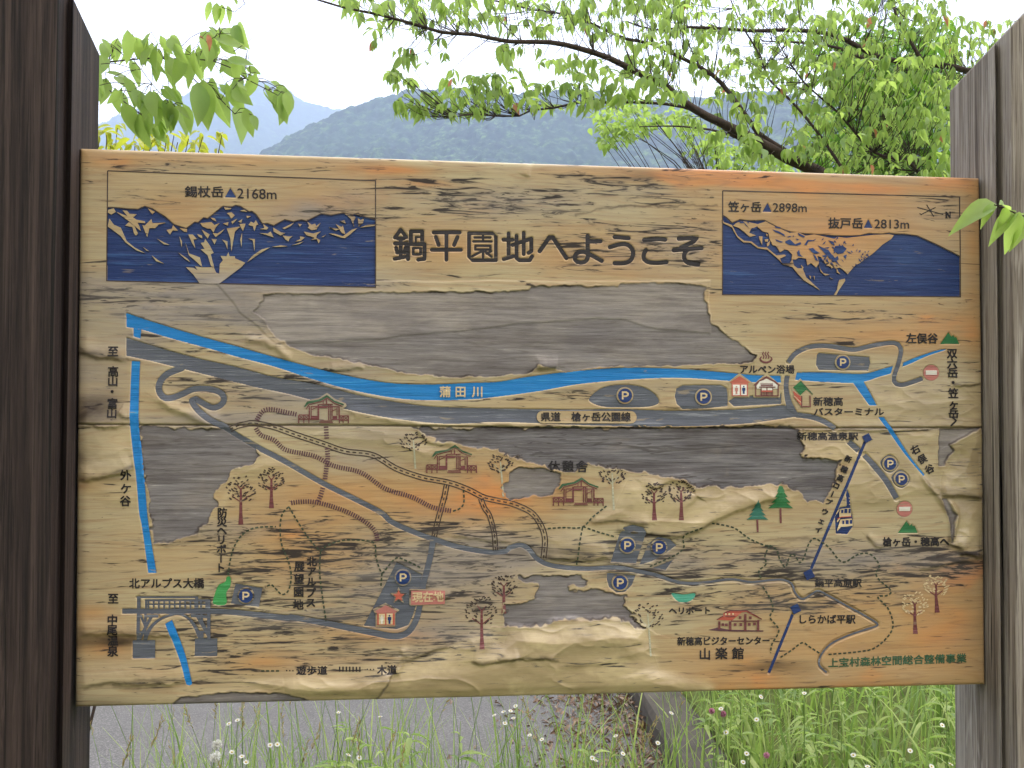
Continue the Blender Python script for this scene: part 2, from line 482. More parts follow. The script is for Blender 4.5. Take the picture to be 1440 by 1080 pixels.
def inside(poly, x, y):
    r = np.zeros(x.shape, bool)
    n = len(poly)
    for k in range(n):
        (x1, y1), (x2, y2) = poly[k], poly[(k + 1) % n]
        if y1 == y2: continue
        c = ((y1 > y) != (y2 > y)) & (x < (x2 - x1) * (y - y1) / (y2 - y1) + x1)
        r ^= c
    return r

def bbox(poly, pad):
    lo = np.floor(poly.min(0) - pad).astype(int); hi = np.ceil(poly.max(0) + pad).astype(int) + 1
    return max(lo[0], 0), min(hi[0], NX), max(lo[1], 0), min(hi[1], NZ)

def seg_dist(poly, x, y, closed=True):
    d = np.full(x.shape, 1e9)
    n = len(poly)
    for k in range(n if closed else n - 1):
        a, b = poly[k], poly[(k + 1) % n]
        ab = b - a; L = ab @ ab + 1e-9
        q = np.clip(((x - a[0]) * ab[0] + (y - a[1]) * ab[1]) / L, 0, 1)
        d = np.minimum(d, np.hypot(x - a[0] - q * ab[0], y - a[1] - q * ab[1]))
    return d

def sdf(pxpoly, wobble=5.0, fineness=14.0, seed=1, pad=40):
    """signed distance in cells (negative inside) with a ragged edge, over its own window"""
    p = ij(pxpoly)
    x0, x1, y0, y1 = bbox(p, pad)
    x, y = JI[y0:y1, x0:x1], JJ[y0:y1, x0:x1]
    wx = x + wobble * 2 * (fbm(x / fineness, y / fineness, 3, seed) - 0.5) * 2
    wy = y + wobble * (fbm(x / fineness, y / fineness, 3, seed + 77) - 0.5) * 2
    d = seg_dist(p, wx, wy)
    return np.where(inside(p, wx, wy), -d, d), (slice(y0, y1), slice(x0, x1))

def sm(v, lo, hi):
    q = np.clip((v - lo) / (hi - lo), 0, 1)
    return q * q * (3 - 2 * q)

peel = np.zeros((NZ, NX)); pale = np.zeros((NZ, NX)); loose = np.zeros((NZ, NX)); stain_shade = np.zeros((NZ, NX))
HS = np.zeros((NZ, NX))                       # height of the film and the wood, metres towards the viewer
PEELS = [  # (outline, paleness, wobble)
    (np.vstack([t('P2', 300, 572, 480, 574, 640, 560, 655, 547, 1018, 550, 1032, 533, 1200, 532, 1378, 545, 1386, 600, 1400, 640, 1404, 705),
                t('px', 1062, 500, 1054, 510, 940, 514, 860, 515, 820, 519, 795, 522, 770, 516, 756, 512, 748, 523, 700, 529, 640, 531, 560, 523, 500, 509, 450, 500, 405, 487, 385, 470, 360, 440, 372, 415)]), 0.55, 2.0),
    (np.vstack([t('B', 905, 652, 960, 690, 1010, 725, 1120, 735, 1200, 750, 1290, 765, 1330, 755, 1380, 800, 1440, 790),
                t('C', 90, 800, 250, 850, 330, 880, 380, 860, 450, 838, 620, 862, 700, 880, 850, 900, 960, 915, 985, 955, 1180, 955, 1330, 940, 1440, 935),
                t('D', 200, 940, 300, 985, 335, 1020, 440, 1027, 475, 960, 520, 820, 430, 812, 322, 806, 305, 655, 150, 640, 0, 650),
                t('C', 1000, 652, 0, 652)]), 0.15, 4.0),
    (t('A', 715, 648, 1130, 660, 1190, 690, 1300, 760, 1330, 790, 1280, 820, 1170, 880, 1100, 980, 1080, 1075, 1000, 1180, 960, 1200, 860, 1235, 800, 1240, 770, 1150, 745, 1000, 730, 850, 715, 740), 0.35, 3.0),
    (t('C', 40, 872, 100, 850, 200, 855, 310, 878, 325, 950, 270, 985, 160, 1005, 60, 1015, 36, 990), 0.6, 3.0),
    (np.vstack([t('G', 80, 392, 440, 394, 456, 425, 440, 442, 345, 447, 350, 465, 560, 470, 650, 490, 640, 525, 655, 560, 690, 590, 665, 600, 720, 640, 750, 652, 700, 660, 640, 612, 350, 617, 270, 625, 250, 650, 100, 655, 40, 648, 30, 600, 35, 540, 170, 520, 196, 470, 190, 436, 90, 412)]), 0.5, 3.5),
    (t('F', -40, 985, 60, 983, 150, 986, 280, 1000, 395, 1035, 395, 1075, -400, 1095, -330, 1065, -305, 1035, -270, 1010), 0.5, 2.0),
    (t('R', 755, 20, 1075, 5, 960, 70, 830, 140, 868, 180, 865, 195, 800, 270, 800, 300, 748, 300), 0.9, 1.0),
    (t('R', 765, 545, 815, 545, 880, 672, 850, 885, 836, 880, 830, 690), 0.8, 1.0),
]
for k, (poly, pl, wob) in enumerate(PEELS):
    d, w = sdf(poly, wob * 1.5, 11, 3 + k)
    m = 1 - sm(d, -0.8, 0.8)
    pale[w] = np.where(m > 0.02, np.maximum(pale[w], pl * m), pale[w]); peel[w] = np.maximum(peel[w], m)
    edge = fbm(JI[w] / 22, JJ[w] / 22, 3, 40 + k)
    HS[w] += np.where(d > 0, (0.0016 * edge * np.exp(-(d / 2.4) ** 2) + 0.0010 * edge * np.exp(-(d / 9.0) ** 2)), 0) * (1 - m)      # lifted lip of the film
    stain_shade[w] = np.maximum(stain_shade[w], 1.1 * np.exp(-((d + 0.8) / 1.3) ** 2) * np.clip(edge * 2.2 - 0.55, 0, 1))   # dirt caught along its edge
# the paler half-cleared zone above the dark one
d, w = sdf(np.vstack([t('px', 300, 395, 1000, 395), t('P2', 1400, 640, 1404, 690), t('px', 1000, 470, 960, 467, 925, 463, 880, 452, 840, 447, 790, 452, 730, 456, 650, 465, 560, 474, 470, 482, 390, 484, 340, 440)]), 2, 30, 88)
m = 1 - sm(d, -2.0, 1.0)
pale[w] = np.where(m > 0.5, 0.8, pale[w]); HS[w] += 0.0011 * m
d, w = sdf(t('px', 340, 395, 690, 400, 700, 425, 640, 440, 560, 470, 470, 478, 395, 482, 340, 445), 3, 30, 8)
pale[w] = np.maximum(pale[w], 1 - sm(d, -4, 3))
film = 1 - peel
HS += 0.0009 * film
# loose, blistered film
LOOSE = [
    (np.vstack([t('px', 330, 955, 450, 948, 548, 940, 570, 905), t('F', 850, 830, 1050, 760, 1300, 640, 1330, 720, 1440, 640), t('G', 40, 650, 280, 625, 620, 615, 755, 655, 790, 780, 820, 850, 1000, 900, 1100, 950), t('px', 1010, 985, 520, 992, 440, 990, 400, 985)]), 1.0),
    (t('G', 40, 650, 250, 650, 280, 622, 620, 612, 750, 655, 757, 700, 745, 760, 600, 800, 400, 832, 100, 800, 0, 790, 10, 700), 1.0),
    (t('R', 865, 190, 832, 140, 960, 72, 1085, 8, 1110, 30, 1112, 520, 940, 505, 870, 512, 765, 500, 752, 305, 800, 300, 800, 275), 1.0),
    (t('R', 818, 545, 1112, 540, 1115, 978, 990, 965, 915, 940, 845, 895, 880, 680), 1.0),
    (np.vstack([t('C', 640, 870, 960, 912, 985, 955, 1180, 955, 1330, 940), t('D', 300, 985, 230, 1080), t('H', -20, 60), t('G', 1200, 60, 950, 190, 700, 130, 480, 120, 560, 40)]), 0.8),
    (t('B', 400, 660, 900, 652, 980, 730, 1120, 760, 1000, 850, 760, 800, 500, 740, 300, 690), 0.7),
    (t('A', 760, 490, 850, 520, 960, 560, 1110, 640, 990, 640, 850, 600), 0.7),
    (t('A', 430, 650, 660, 650, 700, 850, 730, 1080, 600, 1080, 420, 960, 395, 760), 0.4),
    (t('A', 1100, 1075, 1170, 890, 1290, 820, 1360, 800, 1440, 850, 1350, 900, 1200, 930, 1150, 1075), 0.7),
    (t('D', 560, 420, 850, 430, 1050, 400, 1220, 430, 1220, 640, 1000, 650, 700, 650), 0.5),
    (t('D', 310, 660, 1000, 660, 1000, 820, 1060, 1000, 830, 1080, 500, 1080, 560, 830, 320, 806), 0.6),
    (t('G', 250, 200, 400, 160, 600, 200, 560, 320, 260, 300), 0.7),
    (t('B', 570, 545, 900, 620, 1440, 635, 1440, 650, 640, 650, 570, 640), 0.9),
]
for k, (poly, amt) in enumerate(LOOSE):
    d, w = sdf(poly, 4, 40, 60 + k)
    m = (1 - sm(d, -14, 6)) * amt
    loose[w] = np.maximum(loose[w], m * film[w])
    HS[w] += np.where(d < 0, (0.008 if k < 2 else 0.0038) * amt * (1 - np.exp(-(np.minimum(d, 0) / 22) ** 2)), 0) * film[w]
un = fbm(JI / 85, JJ / 45, 3, 5, 0.38); un2 = fbm(JI / 24, JJ / 16, 3, 9); un3 = fbm(JI / 75 + 0.5 * un, JJ / 34, 3, 13, 0.45)
HS += film * (0.0016 * un + loose * (0.007 * (un - 0.4) + 0.0007 * un2 + 0.0018 * np.clip(1 - np.abs(un3 * 2 - 1) * 2.2, 0, 1) ** 4))
HS += (1 - film) * 0.0006 * fbm(JI / 40, JJ / 5, 4, 21)

# folds and creases: (line, height mm, soft width up, soft width down) - up is towards the top of the board
FOLDS = [
    (t('px', 107, 488, 128, 500, 155, 503, 178, 507), 6, 14, 3), (t('px', 105, 673, 140, 671, 165, 664, 186, 658), 8, 18, 3),
    (t('px', 105, 596, 150, 597, 180, 598), 7, 18, 3), (t('px', 106, 897, 140, 888, 170, 891, 250, 893), 5, 16, 3),
    (t('px', 108, 965, 150, 958, 220, 960, 262, 955), 5, 16, 4),
    (t('px', 400, 966, 470, 962, 520, 957, 545, 948), 6, 20, 12), (t('F', 800, 885, 770, 940, 730, 1000, 718, 1040), 8, 16, 3),
    (t('F', 845, 760, 850, 830, 812, 895), 4, 8, 3), (t('F', 850, 830, 1000, 770, 1100, 740), 3, 14, 3),
    (t('G', 40, 652, 150, 655, 250, 650, 285, 624, 450, 618, 620, 614, 700, 640, 750, 660), 6, 3, 26),
    (t('G', 0, 812, 120, 806, 230, 806, 295, 820), 4, 12, 2), (t('G', 300, 845, 400, 832, 560, 810, 740, 770), 3, 14, 5),
    (t('R', 770, 512, 870, 518, 940, 512, 1060, 535, 1110, 538), 9, 22, 3), (t('R', 832, 142, 960, 75, 1083, 12), 5, 4, 16),
    (t('R', 845, 890, 915, 925, 920, 950, 990, 966, 1050, 975, 1112, 982), 7, 14, 2.5), (t('R', 822, 548, 880, 680, 848, 880), 6, 4, 4),
    (t('R', 620, 372, 700, 480, 780, 580, 835, 690, 830, 860), 5, 4, 3),
    (t('R', 60, 470, 200, 300), 0, 5, 5),
    (t('G', 940, 188, 1010, 160, 1080, 115, 1200, 60, 1310, 20, 1440, -30), 8, 16, 4), (t('G', 600, 165, 780, 178, 900, 185, 960, 180), 4, 14, 3),
    (t('G', 470, 122, 600, 112, 760, 130), 4, 12, 3), (t('C', 740, 930, 800, 945, 880, 920, 960, 930, 1000, 990, 940, 1050), 5, 12, 4),
    (t('C', 195, 355, 230, 345, 300, 350), 9, 10, 4), (t('B', 50, 200, 180, 225, 250, 280, 290, 298), 5, 6, 5), (t('B', 480, 355, 560, 345, 660, 350), 4, 6, 3),
    (t('A', 790, 505, 900, 560, 1000, 600, 1110, 640), 6, 10, 6), (t('A', 600, 570, 660, 600), 6, 14, 4),
    (t('C', 850, 545, 1100, 540), 2, 8, 3), (t('C', 0, 642, 500, 652, 660, 650, 760, 655, 900, 652, 1250, 640, 1440, 625), 3.5, 9, 2),
    (t('B', 520, 545, 700, 590, 900, 622, 1100, 638, 1440, 636), 3, 8, 4),
    (t('D', 430, 430, 700, 520), 0, 4, 4), (t('D', 1080, 432, 1150, 436, 1225, 432), 4, 12, 2.5), (t('D', 310, 805, 440, 812, 510, 830), 3, 10, 2),
    (t('D', 300, 660, 480, 660, 800, 662, 1050, 645, 1235, 650), 3, 8, 2), (t('G', 250, 300, 400, 305, 560, 300), 5, 16, 3),
    (t('B', 920, 655, 1000, 725, 1120, 740), 4, 8, 3), (t('B', 200, 695, 340, 760), 0, 4, 4), (t('P2', 630, 85, 645, 30), 4, 8, 3),
    (t('H', 640, 195, 690, 235, 740, 240), 3, 8, 2), (t('H', 900, 360, 1050, 325, 1240, 300), 4, 14, 4),
    (t('F', 1100, 190, 1250, 200, 1400, 215), 3, 10, 3), (t('F', 980, 500, 1100, 490), 3, 8, 2), (t('F', 1200, 825, 1290, 830, 1440, 800), 5, 12, 2.5),
]
for k, (ln, amp, su, sd_) in enumerate(FOLDS):
    if not amp: continue
    p = ij(smooth(ln, 6))
    x0, x1, y0, y1 = bbox(p, 60)
    w = (slice(y0, y1), slice(x0, x1))
    x = JI[w] + 5 * (fbm(JI[w] / 18, JJ[w] / 18, 3, 300 + k) - 0.5); y = JJ[w] + 7 * (fbm(JI[w] / 15, JJ[w] / 15, 3, 200 + k) - 0.5)
    d = np.full(x.shape, 1e9); sg = np.ones(x.shape); al = np.zeros(x.shape)
    n = len(p)
    for q in range(n - 1):
        a, b = p[q], p[q + 1]; ab = b - a; L = ab @ ab + 1e-9
        u = np.clip(((x - a[0]) * ab[0] + (y - a[1]) * ab[1]) / L, 0, 1)
        dd = np.hypot(x - a[0] - u * ab[0], y - a[1] - u * ab[1])
        cr = ab[0] * (y - a[1]) - ab[1] * (x - a[0])
        hit = dd < d
        d = np.where(hit, dd, d); sg = np.where(hit, np.where(cr * np.sign(ab[0] if abs(ab[0]) > 1e-6 else 1) < 0, 1, -1), sg); al = np.where(hit, (q + u) / (n - 1), al)
    fade = np.clip(np.minimum(al, 1 - al) * 6 + 0.25, 0, 1)
    wd = np.where(sg > 0, su, sd_)
    HS[w] += amp * 0.001 * 0.75 * fade * np.exp(-(d / wd) ** 2)

# broad wear and edge-shade maps: (x, y, rx, ry, amount) in survey pixels
def blobs(lst, seed, base=0.0):
    f = np.full((NZ, NX), base)
    wob = (fbm(JI / 90, JJ / 50, 4, seed) - 0.5) * 2
    for (x, y, rx, ry, a) in lst:
        c = ij(np.array([[x, y]], float))[0]
        r2 = ((JI - c[0]) / rx) ** 2 + ((JJ - c[1]) / ry) ** 2
        f += a * np.exp(-r2 * (1 + 0.9 * wob))
    return f
mild = blobs([(340, 345, 170, 60, -.14), (1190, 345, 150, 60, -.14), (560, 690, 130, 40, -.12), (770, 355, 190, 20, -.2), (540, 480, 100, 8, -.1), (215, 285, 60, 14, .5), (470, 300, 60, 16, .6), (700, 285, 110, 22, .95), (900, 270, 70, 18, .75), (620, 262, 70, 12, .5), (950, 345, 60, 34, 1.0),
              (830, 345, 60, 36, .7), (580, 345, 60, 22, .35), (990, 340, 24, 36, .8), (200, 415, 90, 22, .85), (320, 445, 90, 26, .9), (230, 230, 80, 8, .5), (580, 400, 80, 14, .25),
              (300, 490, 60, 14, .8), (430, 540, 100, 16, .7), (290, 540, 60, 14, .6), (800, 555, 70, 12, .75), (940, 545, 30, 12, .6), (1130, 440, 60, 12, .55), (1240, 447, 80, 10, .5),
              (1190, 485, 80, 8, .5), (360, 790, 50, 40, .75), (440, 790, 70, 50, .9), (560, 800, 60, 50, 1.0), (640, 810, 60, 50, 1.0), (680, 750, 70, 20, .6), (330, 860, 50, 40, .7),
              (430, 880, 90, 30, .85), (520, 920, 90, 18, .7), (620, 900, 60, 20, .6), (330, 920, 70, 28, .9), (280, 760, 90, 12, .7), (720, 780, 60, 20, .8), (790, 845, 60, 26, .6),
              (940, 790, 80, 24, .9), (1020, 800, 60, 30, .85), (980, 840, 90, 12, .6), (1100, 790, 60, 26, .8), (1220, 790, 120, 26, .95), (1330, 790, 60, 24, .9), (1130, 850, 70, 16, .65),
              (1240, 830, 60, 20, .6), (900, 770, 60, 20, .6), (880, 250, 120, 8, .4), (1010, 245, 60, 10, .4), (380, 740, 50, 18, .35), (1330, 300, 40, 40, .4), (1100, 400, 60, 8, .4), (1270, 870, 50, 8, .3),
              (1110, 935, 60, 8, .5), (660, 850, 50, 20, .5), (1180, 545, 60, 10, .35), (230, 960, 60, 10, .5)], 71, 0.20)
warm = blobs([(300, 226, 200, 7, .35), (850, 243, 150, 9, .4), (1150, 262, 220, 10, .55), (1368, 400, 18, 160, .4), (590, 700, 140, 44, .6), (420, 690, 70, 36, .35), (560, 240, 60, 8, .9), (600, 258, 40, 6, .8), (980, 245, 60, 12, .8), (1180, 320, 190, 80, .65), (1330, 255, 60, 16, .7), (450, 290, 60, 40, .5),
              (240, 300, 60, 24, .3), (1340, 900, 80, 80, .5), (1200, 900, 140, 70, .4), (1010, 930, 100, 40, .45), (1250, 470, 160, 26, .55), (400, 800, 40, 40, .3), (470, 780, 50, 40, .3), (560, 895, 60, 10, .6),
              (370, 930, 50, 12, .6), (150, 910, 40, 16, .6), (130, 860, 30, 10, .5), (850, 345, 60, 26, .35), (620, 350, 80, 30, .4), (780, 690, 60, 20, .5), (690, 720, 60, 26, .4), (160, 230, 40, 8, .5), (1350, 800, 40, 14, .9),
              (1130, 975, 200, 14, .3), (760, 980, 200, 12, .25), (130, 680, 30, 10, .4), (520, 880, 90, 16, .3)], 72, 0.12)
ash = blobs([(230, 425, 140, 34, 1.0), (390, 430, 90, 40, 1.1), (500, 405, 60, 16, .7), (180, 395, 90, 14, .5), (450, 300, 60, 24, .8), (700, 280, 120, 20, .5), (640, 810, 80, 50, .7), (560, 800, 60, 40, .5), (430, 560, 110, 18, .6), (330, 590, 100, 10, .7),
             (130, 540, 40, 40, .5), (1220, 790, 140, 24, .7), (960, 790, 90, 26, .5), (720, 780, 60, 20, .7), (940, 345, 60, 34, .4), (1300, 560, 80, 40, .4), (480, 520, 60, 20, .5), (520, 640, 60, 18, .5), (890, 545, 60, 12, .4), (620, 880, 60, 30, .4), (300, 745, 60, 14, .5)], 73, 0.22)
stain_shade += blobs([(118, 575, 36, 14, .95), (150, 560, 30, 9, .45), (112, 640, 24, 16, .5), (128, 672, 46, 5, .9), (128, 900, 48, 11, 1.0), (170, 903, 34, 6, .6), (112, 890, 18, 9, .5), (122, 497, 30, 4, .7), (125, 990, 60, 12, .6), (111, 760, 7, 300, .45), (110, 340, 6, 140, .3),  # tall left-margin blobs paint in contact shade beside the post
               (1085, 936, 36, 7, .9), (1055, 940, 30, 5, .6), (905, 247, 22, 6, .45), (1380, 760, 8, 30, .6), (990, 990, 16, 4, .9), (1004, 972, 300, 4, .12), (760, 602, 500, 4, .25), (1000, 607, 60, 8, .35), (975, 625, 18, 14, .4), (690, 605, 30, 8, .5),
               (1210, 515, 18, 4, .3), (640, 543, 26, 6, .55), (1305, 675, 60, 5, .35), (1360, 690, 40, 4, .5), (1360, 255, 16, 8, .3), (1300, 770, 20, 8, .3), (250, 650, 40, 4, .2), (775, 775, 60, 5, .6), (620, 950, 60, 12, .15), (760, 520, 20, 4, .4), (1190, 600, 160, 3, .5)], 74)
# dark crease lines: grime, and shade of film edges painted in
for ln, wd, a in [(t('px', 105, 673, 140, 671, 165, 664, 186, 658), 3, .9), (t('px', 107, 488, 128, 500, 155, 503, 178, 507), 3, .6), (t('px', 106, 897, 140, 888, 250, 893), 2, .7), (t('px', 118, 968, 170, 958, 262, 956), 3, .6),
                  (t('G', 0, 812, 120, 806, 230, 806, 295, 820), 2.5, .9), (t('F', 850, 830, 1000, 775, 1100, 740), 2.5, .7), (t('R', 770, 514, 870, 520, 940, 514, 1060, 537, 1110, 540), 5, .8),
                  (t('R', 845, 892, 915, 927, 920, 952, 990, 968, 1112, 984), 2.5, .9), (t('R', 620, 372, 700, 480, 780, 580, 835, 690, 830, 860), 3, .7), (t('G', 600, 168, 780, 180, 900, 188, 960, 183, 1080, 120), 2.5, .7),
                  (t('G', 470, 124, 600, 115, 760, 133), 2, .6), (t('H', 0, 262, 120, 250, 250, 230), 2, .4), (t('F', 800, 888, 770, 943, 724, 1010), 2, .8), (t('F', 1200, 828, 1290, 833, 1440, 803), 2.5, .9),
                  (t('G', 240, 300, 300, 312, 420, 306, 500, 318, 570, 318), 4, .7), (t('D', 1080, 434, 1150, 438, 1225, 434), 2, .8), (t('D', 300, 662, 560, 662, 1050, 660), 2, .8), (t('C', 850, 560, 1180, 568), 2, .4),
                  (t('H', 640, 197, 690, 237, 740, 242), 2, .8), (t('H', 1000, 300, 1110, 265, 1115, 290, 1240, 300), 2, .8), (t('C', 0, 655, 700, 656, 1440, 640), 2, .6), (t('P2', 840, 250, 960, 220, 1130, 210, 1430, 207), 1.6, .8),
                  (t('D', 1130, 60, 1240, 40), 2, .2), (t('V', 0, 1052, 200, 1045, 440, 1020), 3, .6), (t('V', 0, 575, 150, 570, 300, 585, 720, 578), 1.5, .6), (t('H', 130, 215, 400, 205, 500, 215), 2, .5), (t('H', 360, 500, 520, 510, 640, 520), 1.6, .5)]:
    p = ij(smooth(ln, 8)); x0, x1, y0, y1 = bbox(p, 30); w = (slice(y0, y1), slice(x0, x1))
    x = JI[w] + 6 * (fbm(JI[w] / 14, JJ[w] / 14, 3, 5) - 0.5); y = JJ[w] + 6 * (fbm(JI[w] / 11, JJ[w] / 11, 3, 6) - 0.5)
    stain_shade[w] = np.maximum(stain_shade[w], a * np.exp(-(seg_dist(p, x, y, False) / wd) ** 2) * (0.5 + 0.9 * fbm(JI[w] / 20, JJ[w] / 9, 3, 15)))
# the joint of the two planks
seam = ij(smooth(t('px', 104, 597, 300, 598, 560, 599, 800, 602, 1100, 602, 1230, 602, 1386, 601), 8))
sd = np.abs(JJ - np.interp(JI[0], seam[:, 0], seam[:, 1])[None, :] - 1.2 * (fbm(JI / 25, JJ / 300, 3, 50) - 0.5))
SEAM = np.exp(-(sd / 1.3) ** 2)
stain_shade = np.maximum(stain_shade, SEAM * 0.95)
soft = np.clip(blobs([(240, 428, 150, 30, .75), (400, 430, 90, 40, .9), (330, 400, 120, 14, .6), (640, 795, 100, 32, .55), (560, 820, 60, 36, .35), (1200, 780, 150, 18, .55), (950, 785, 90, 18, .5), (450, 556, 110, 14, .5), (330, 588, 120, 9, .6), (700, 290, 110, 14, .3),
              (900, 268, 60, 12, .3), (430, 870, 90, 14, .4), (620, 890, 70, 14, .4), (1130, 850, 70, 10, .35), (135, 530, 30, 50, .4), (500, 610, 90, 8, .5)], 75), 0, 1) * np.clip(2.4 * fbm(JI / 90, JJ / 9, 4, 33) - 0.45, 0, 1)
pale = np.where(soft > peel, np.maximum(pale, 0.9), pale); peel = np.maximum(peel, soft * 0.85)          # worn, greyed through the film
WEAR_PEEL = peel
mild = np.clip(mild, 0, 1); warm = np.clip(warm, 0, 1); ash = np.clip(ash, 0, 1); stain_shade = np.clip(stain_shade, 0, 1)
# rounded board edge
ed = np.minimum(np.minimum(JI, NX - 1 - JI), np.minimum(JJ, NZ - 1 - JJ)) * MM
rr = 0.007
EDGE = -rr * (1 - np.sqrt(np.clip(1 - np.clip(1 - ed / rr, 0, 1) ** 2, 0, 1)))
lim = sm(ed, 0.0, 0.02)
HS = HS * (0.35 + 0.65 * lim)

CARVE = np.zeros((NZ, NX))
_sub = [(a, b) for a in (-1 / 3, 0, 1 / 3) for b in (-1 / 3, 0, 1 / 3)]
def carve_poly(pp):
    p = ij(pp)
    x0, x1, y0, y1 = bbox(p, 1)
    if x1 <= x0 or y1 <= y0: return
    w = (slice(y0, y1), slice(x0, x1))
    c = sum(inside(p, JI[w] + a, JJ[w] + b) for a, b in _sub) / 9.0
    CARVE[w] = np.maximum(CARVE[w], c)
def carve_line(pp, width_px):
    p = ij(pp); r = width_px * 0.5 * 0.99
    x0, x1, y0, y1 = bbox(p, r + 3); w = (slice(y0, y1), slice(x0, x1))
    c = np.clip(r + 0.5 - seg_dist(p, JI[w], JJ[w], False), 0, 1)
    CARVE[w] = np.maximum(CARVE[w], c)

def sample(f, xz):
    g = st_of(xz) * (NX - 1, NZ - 1)
    x = np.clip(g[:, 0], 0, NX - 1.001); y = np.clip(g[:, 1], 0, NZ - 1.001)
    i = x.astype(int); j = y.astype(int); a = x - i; b = y - j
    return (f[j, i] * (1 - a) + f[j, i + 1] * a) * (1 - b) + (f[j + 1, i] * (1 - a) + f[j + 1, i + 1] * a) * b

# ------------------------------------------------------------------ flat art lying on the board
def split_tris(V, T, lim):
    V = [tuple(v) for v in V]; cache = {}
    def mid(a, b):
        k = (a, b) if a < b else (b, a)
        if k not in cache:
            cache[k] = len(V); V.append(((V[a][0] + V[b][0]) / 2, (V[a][1] + V[b][1]) / 2))
        return cache[k]
    def long(a, b): return math.hypot(V[a][0] - V[b][0], V[a][1] - V[b][1]) > lim
    stack = list(T); out = []
    while stack:
        a, b, c = stack.pop()
        e = [(math.hypot(V[p][0] - V[q][0], V[p][1] - V[q][1]), k) for k, (p, q) in enumerate(((a, b), (b, c), (c, a)))]
        L, k = max(e)
        if L <= lim: out.append((a, b, c)); continue
        f = [long(a, b), long(b, c), long(c, a)]
        if all(f):
            p, q, r = mid(a, b), mid(b, c), mid(c, a)
            stack += [(a, p, r), (p, b, q), (r, q, c), (p, q, r)]
        else:
            for _ in range(k): a, b, c = b, c, a; f = f[1:] + f[:1]
            m = mid(a, b)
            stack += [(a, m, c), (m, b, c)]
    return V, out

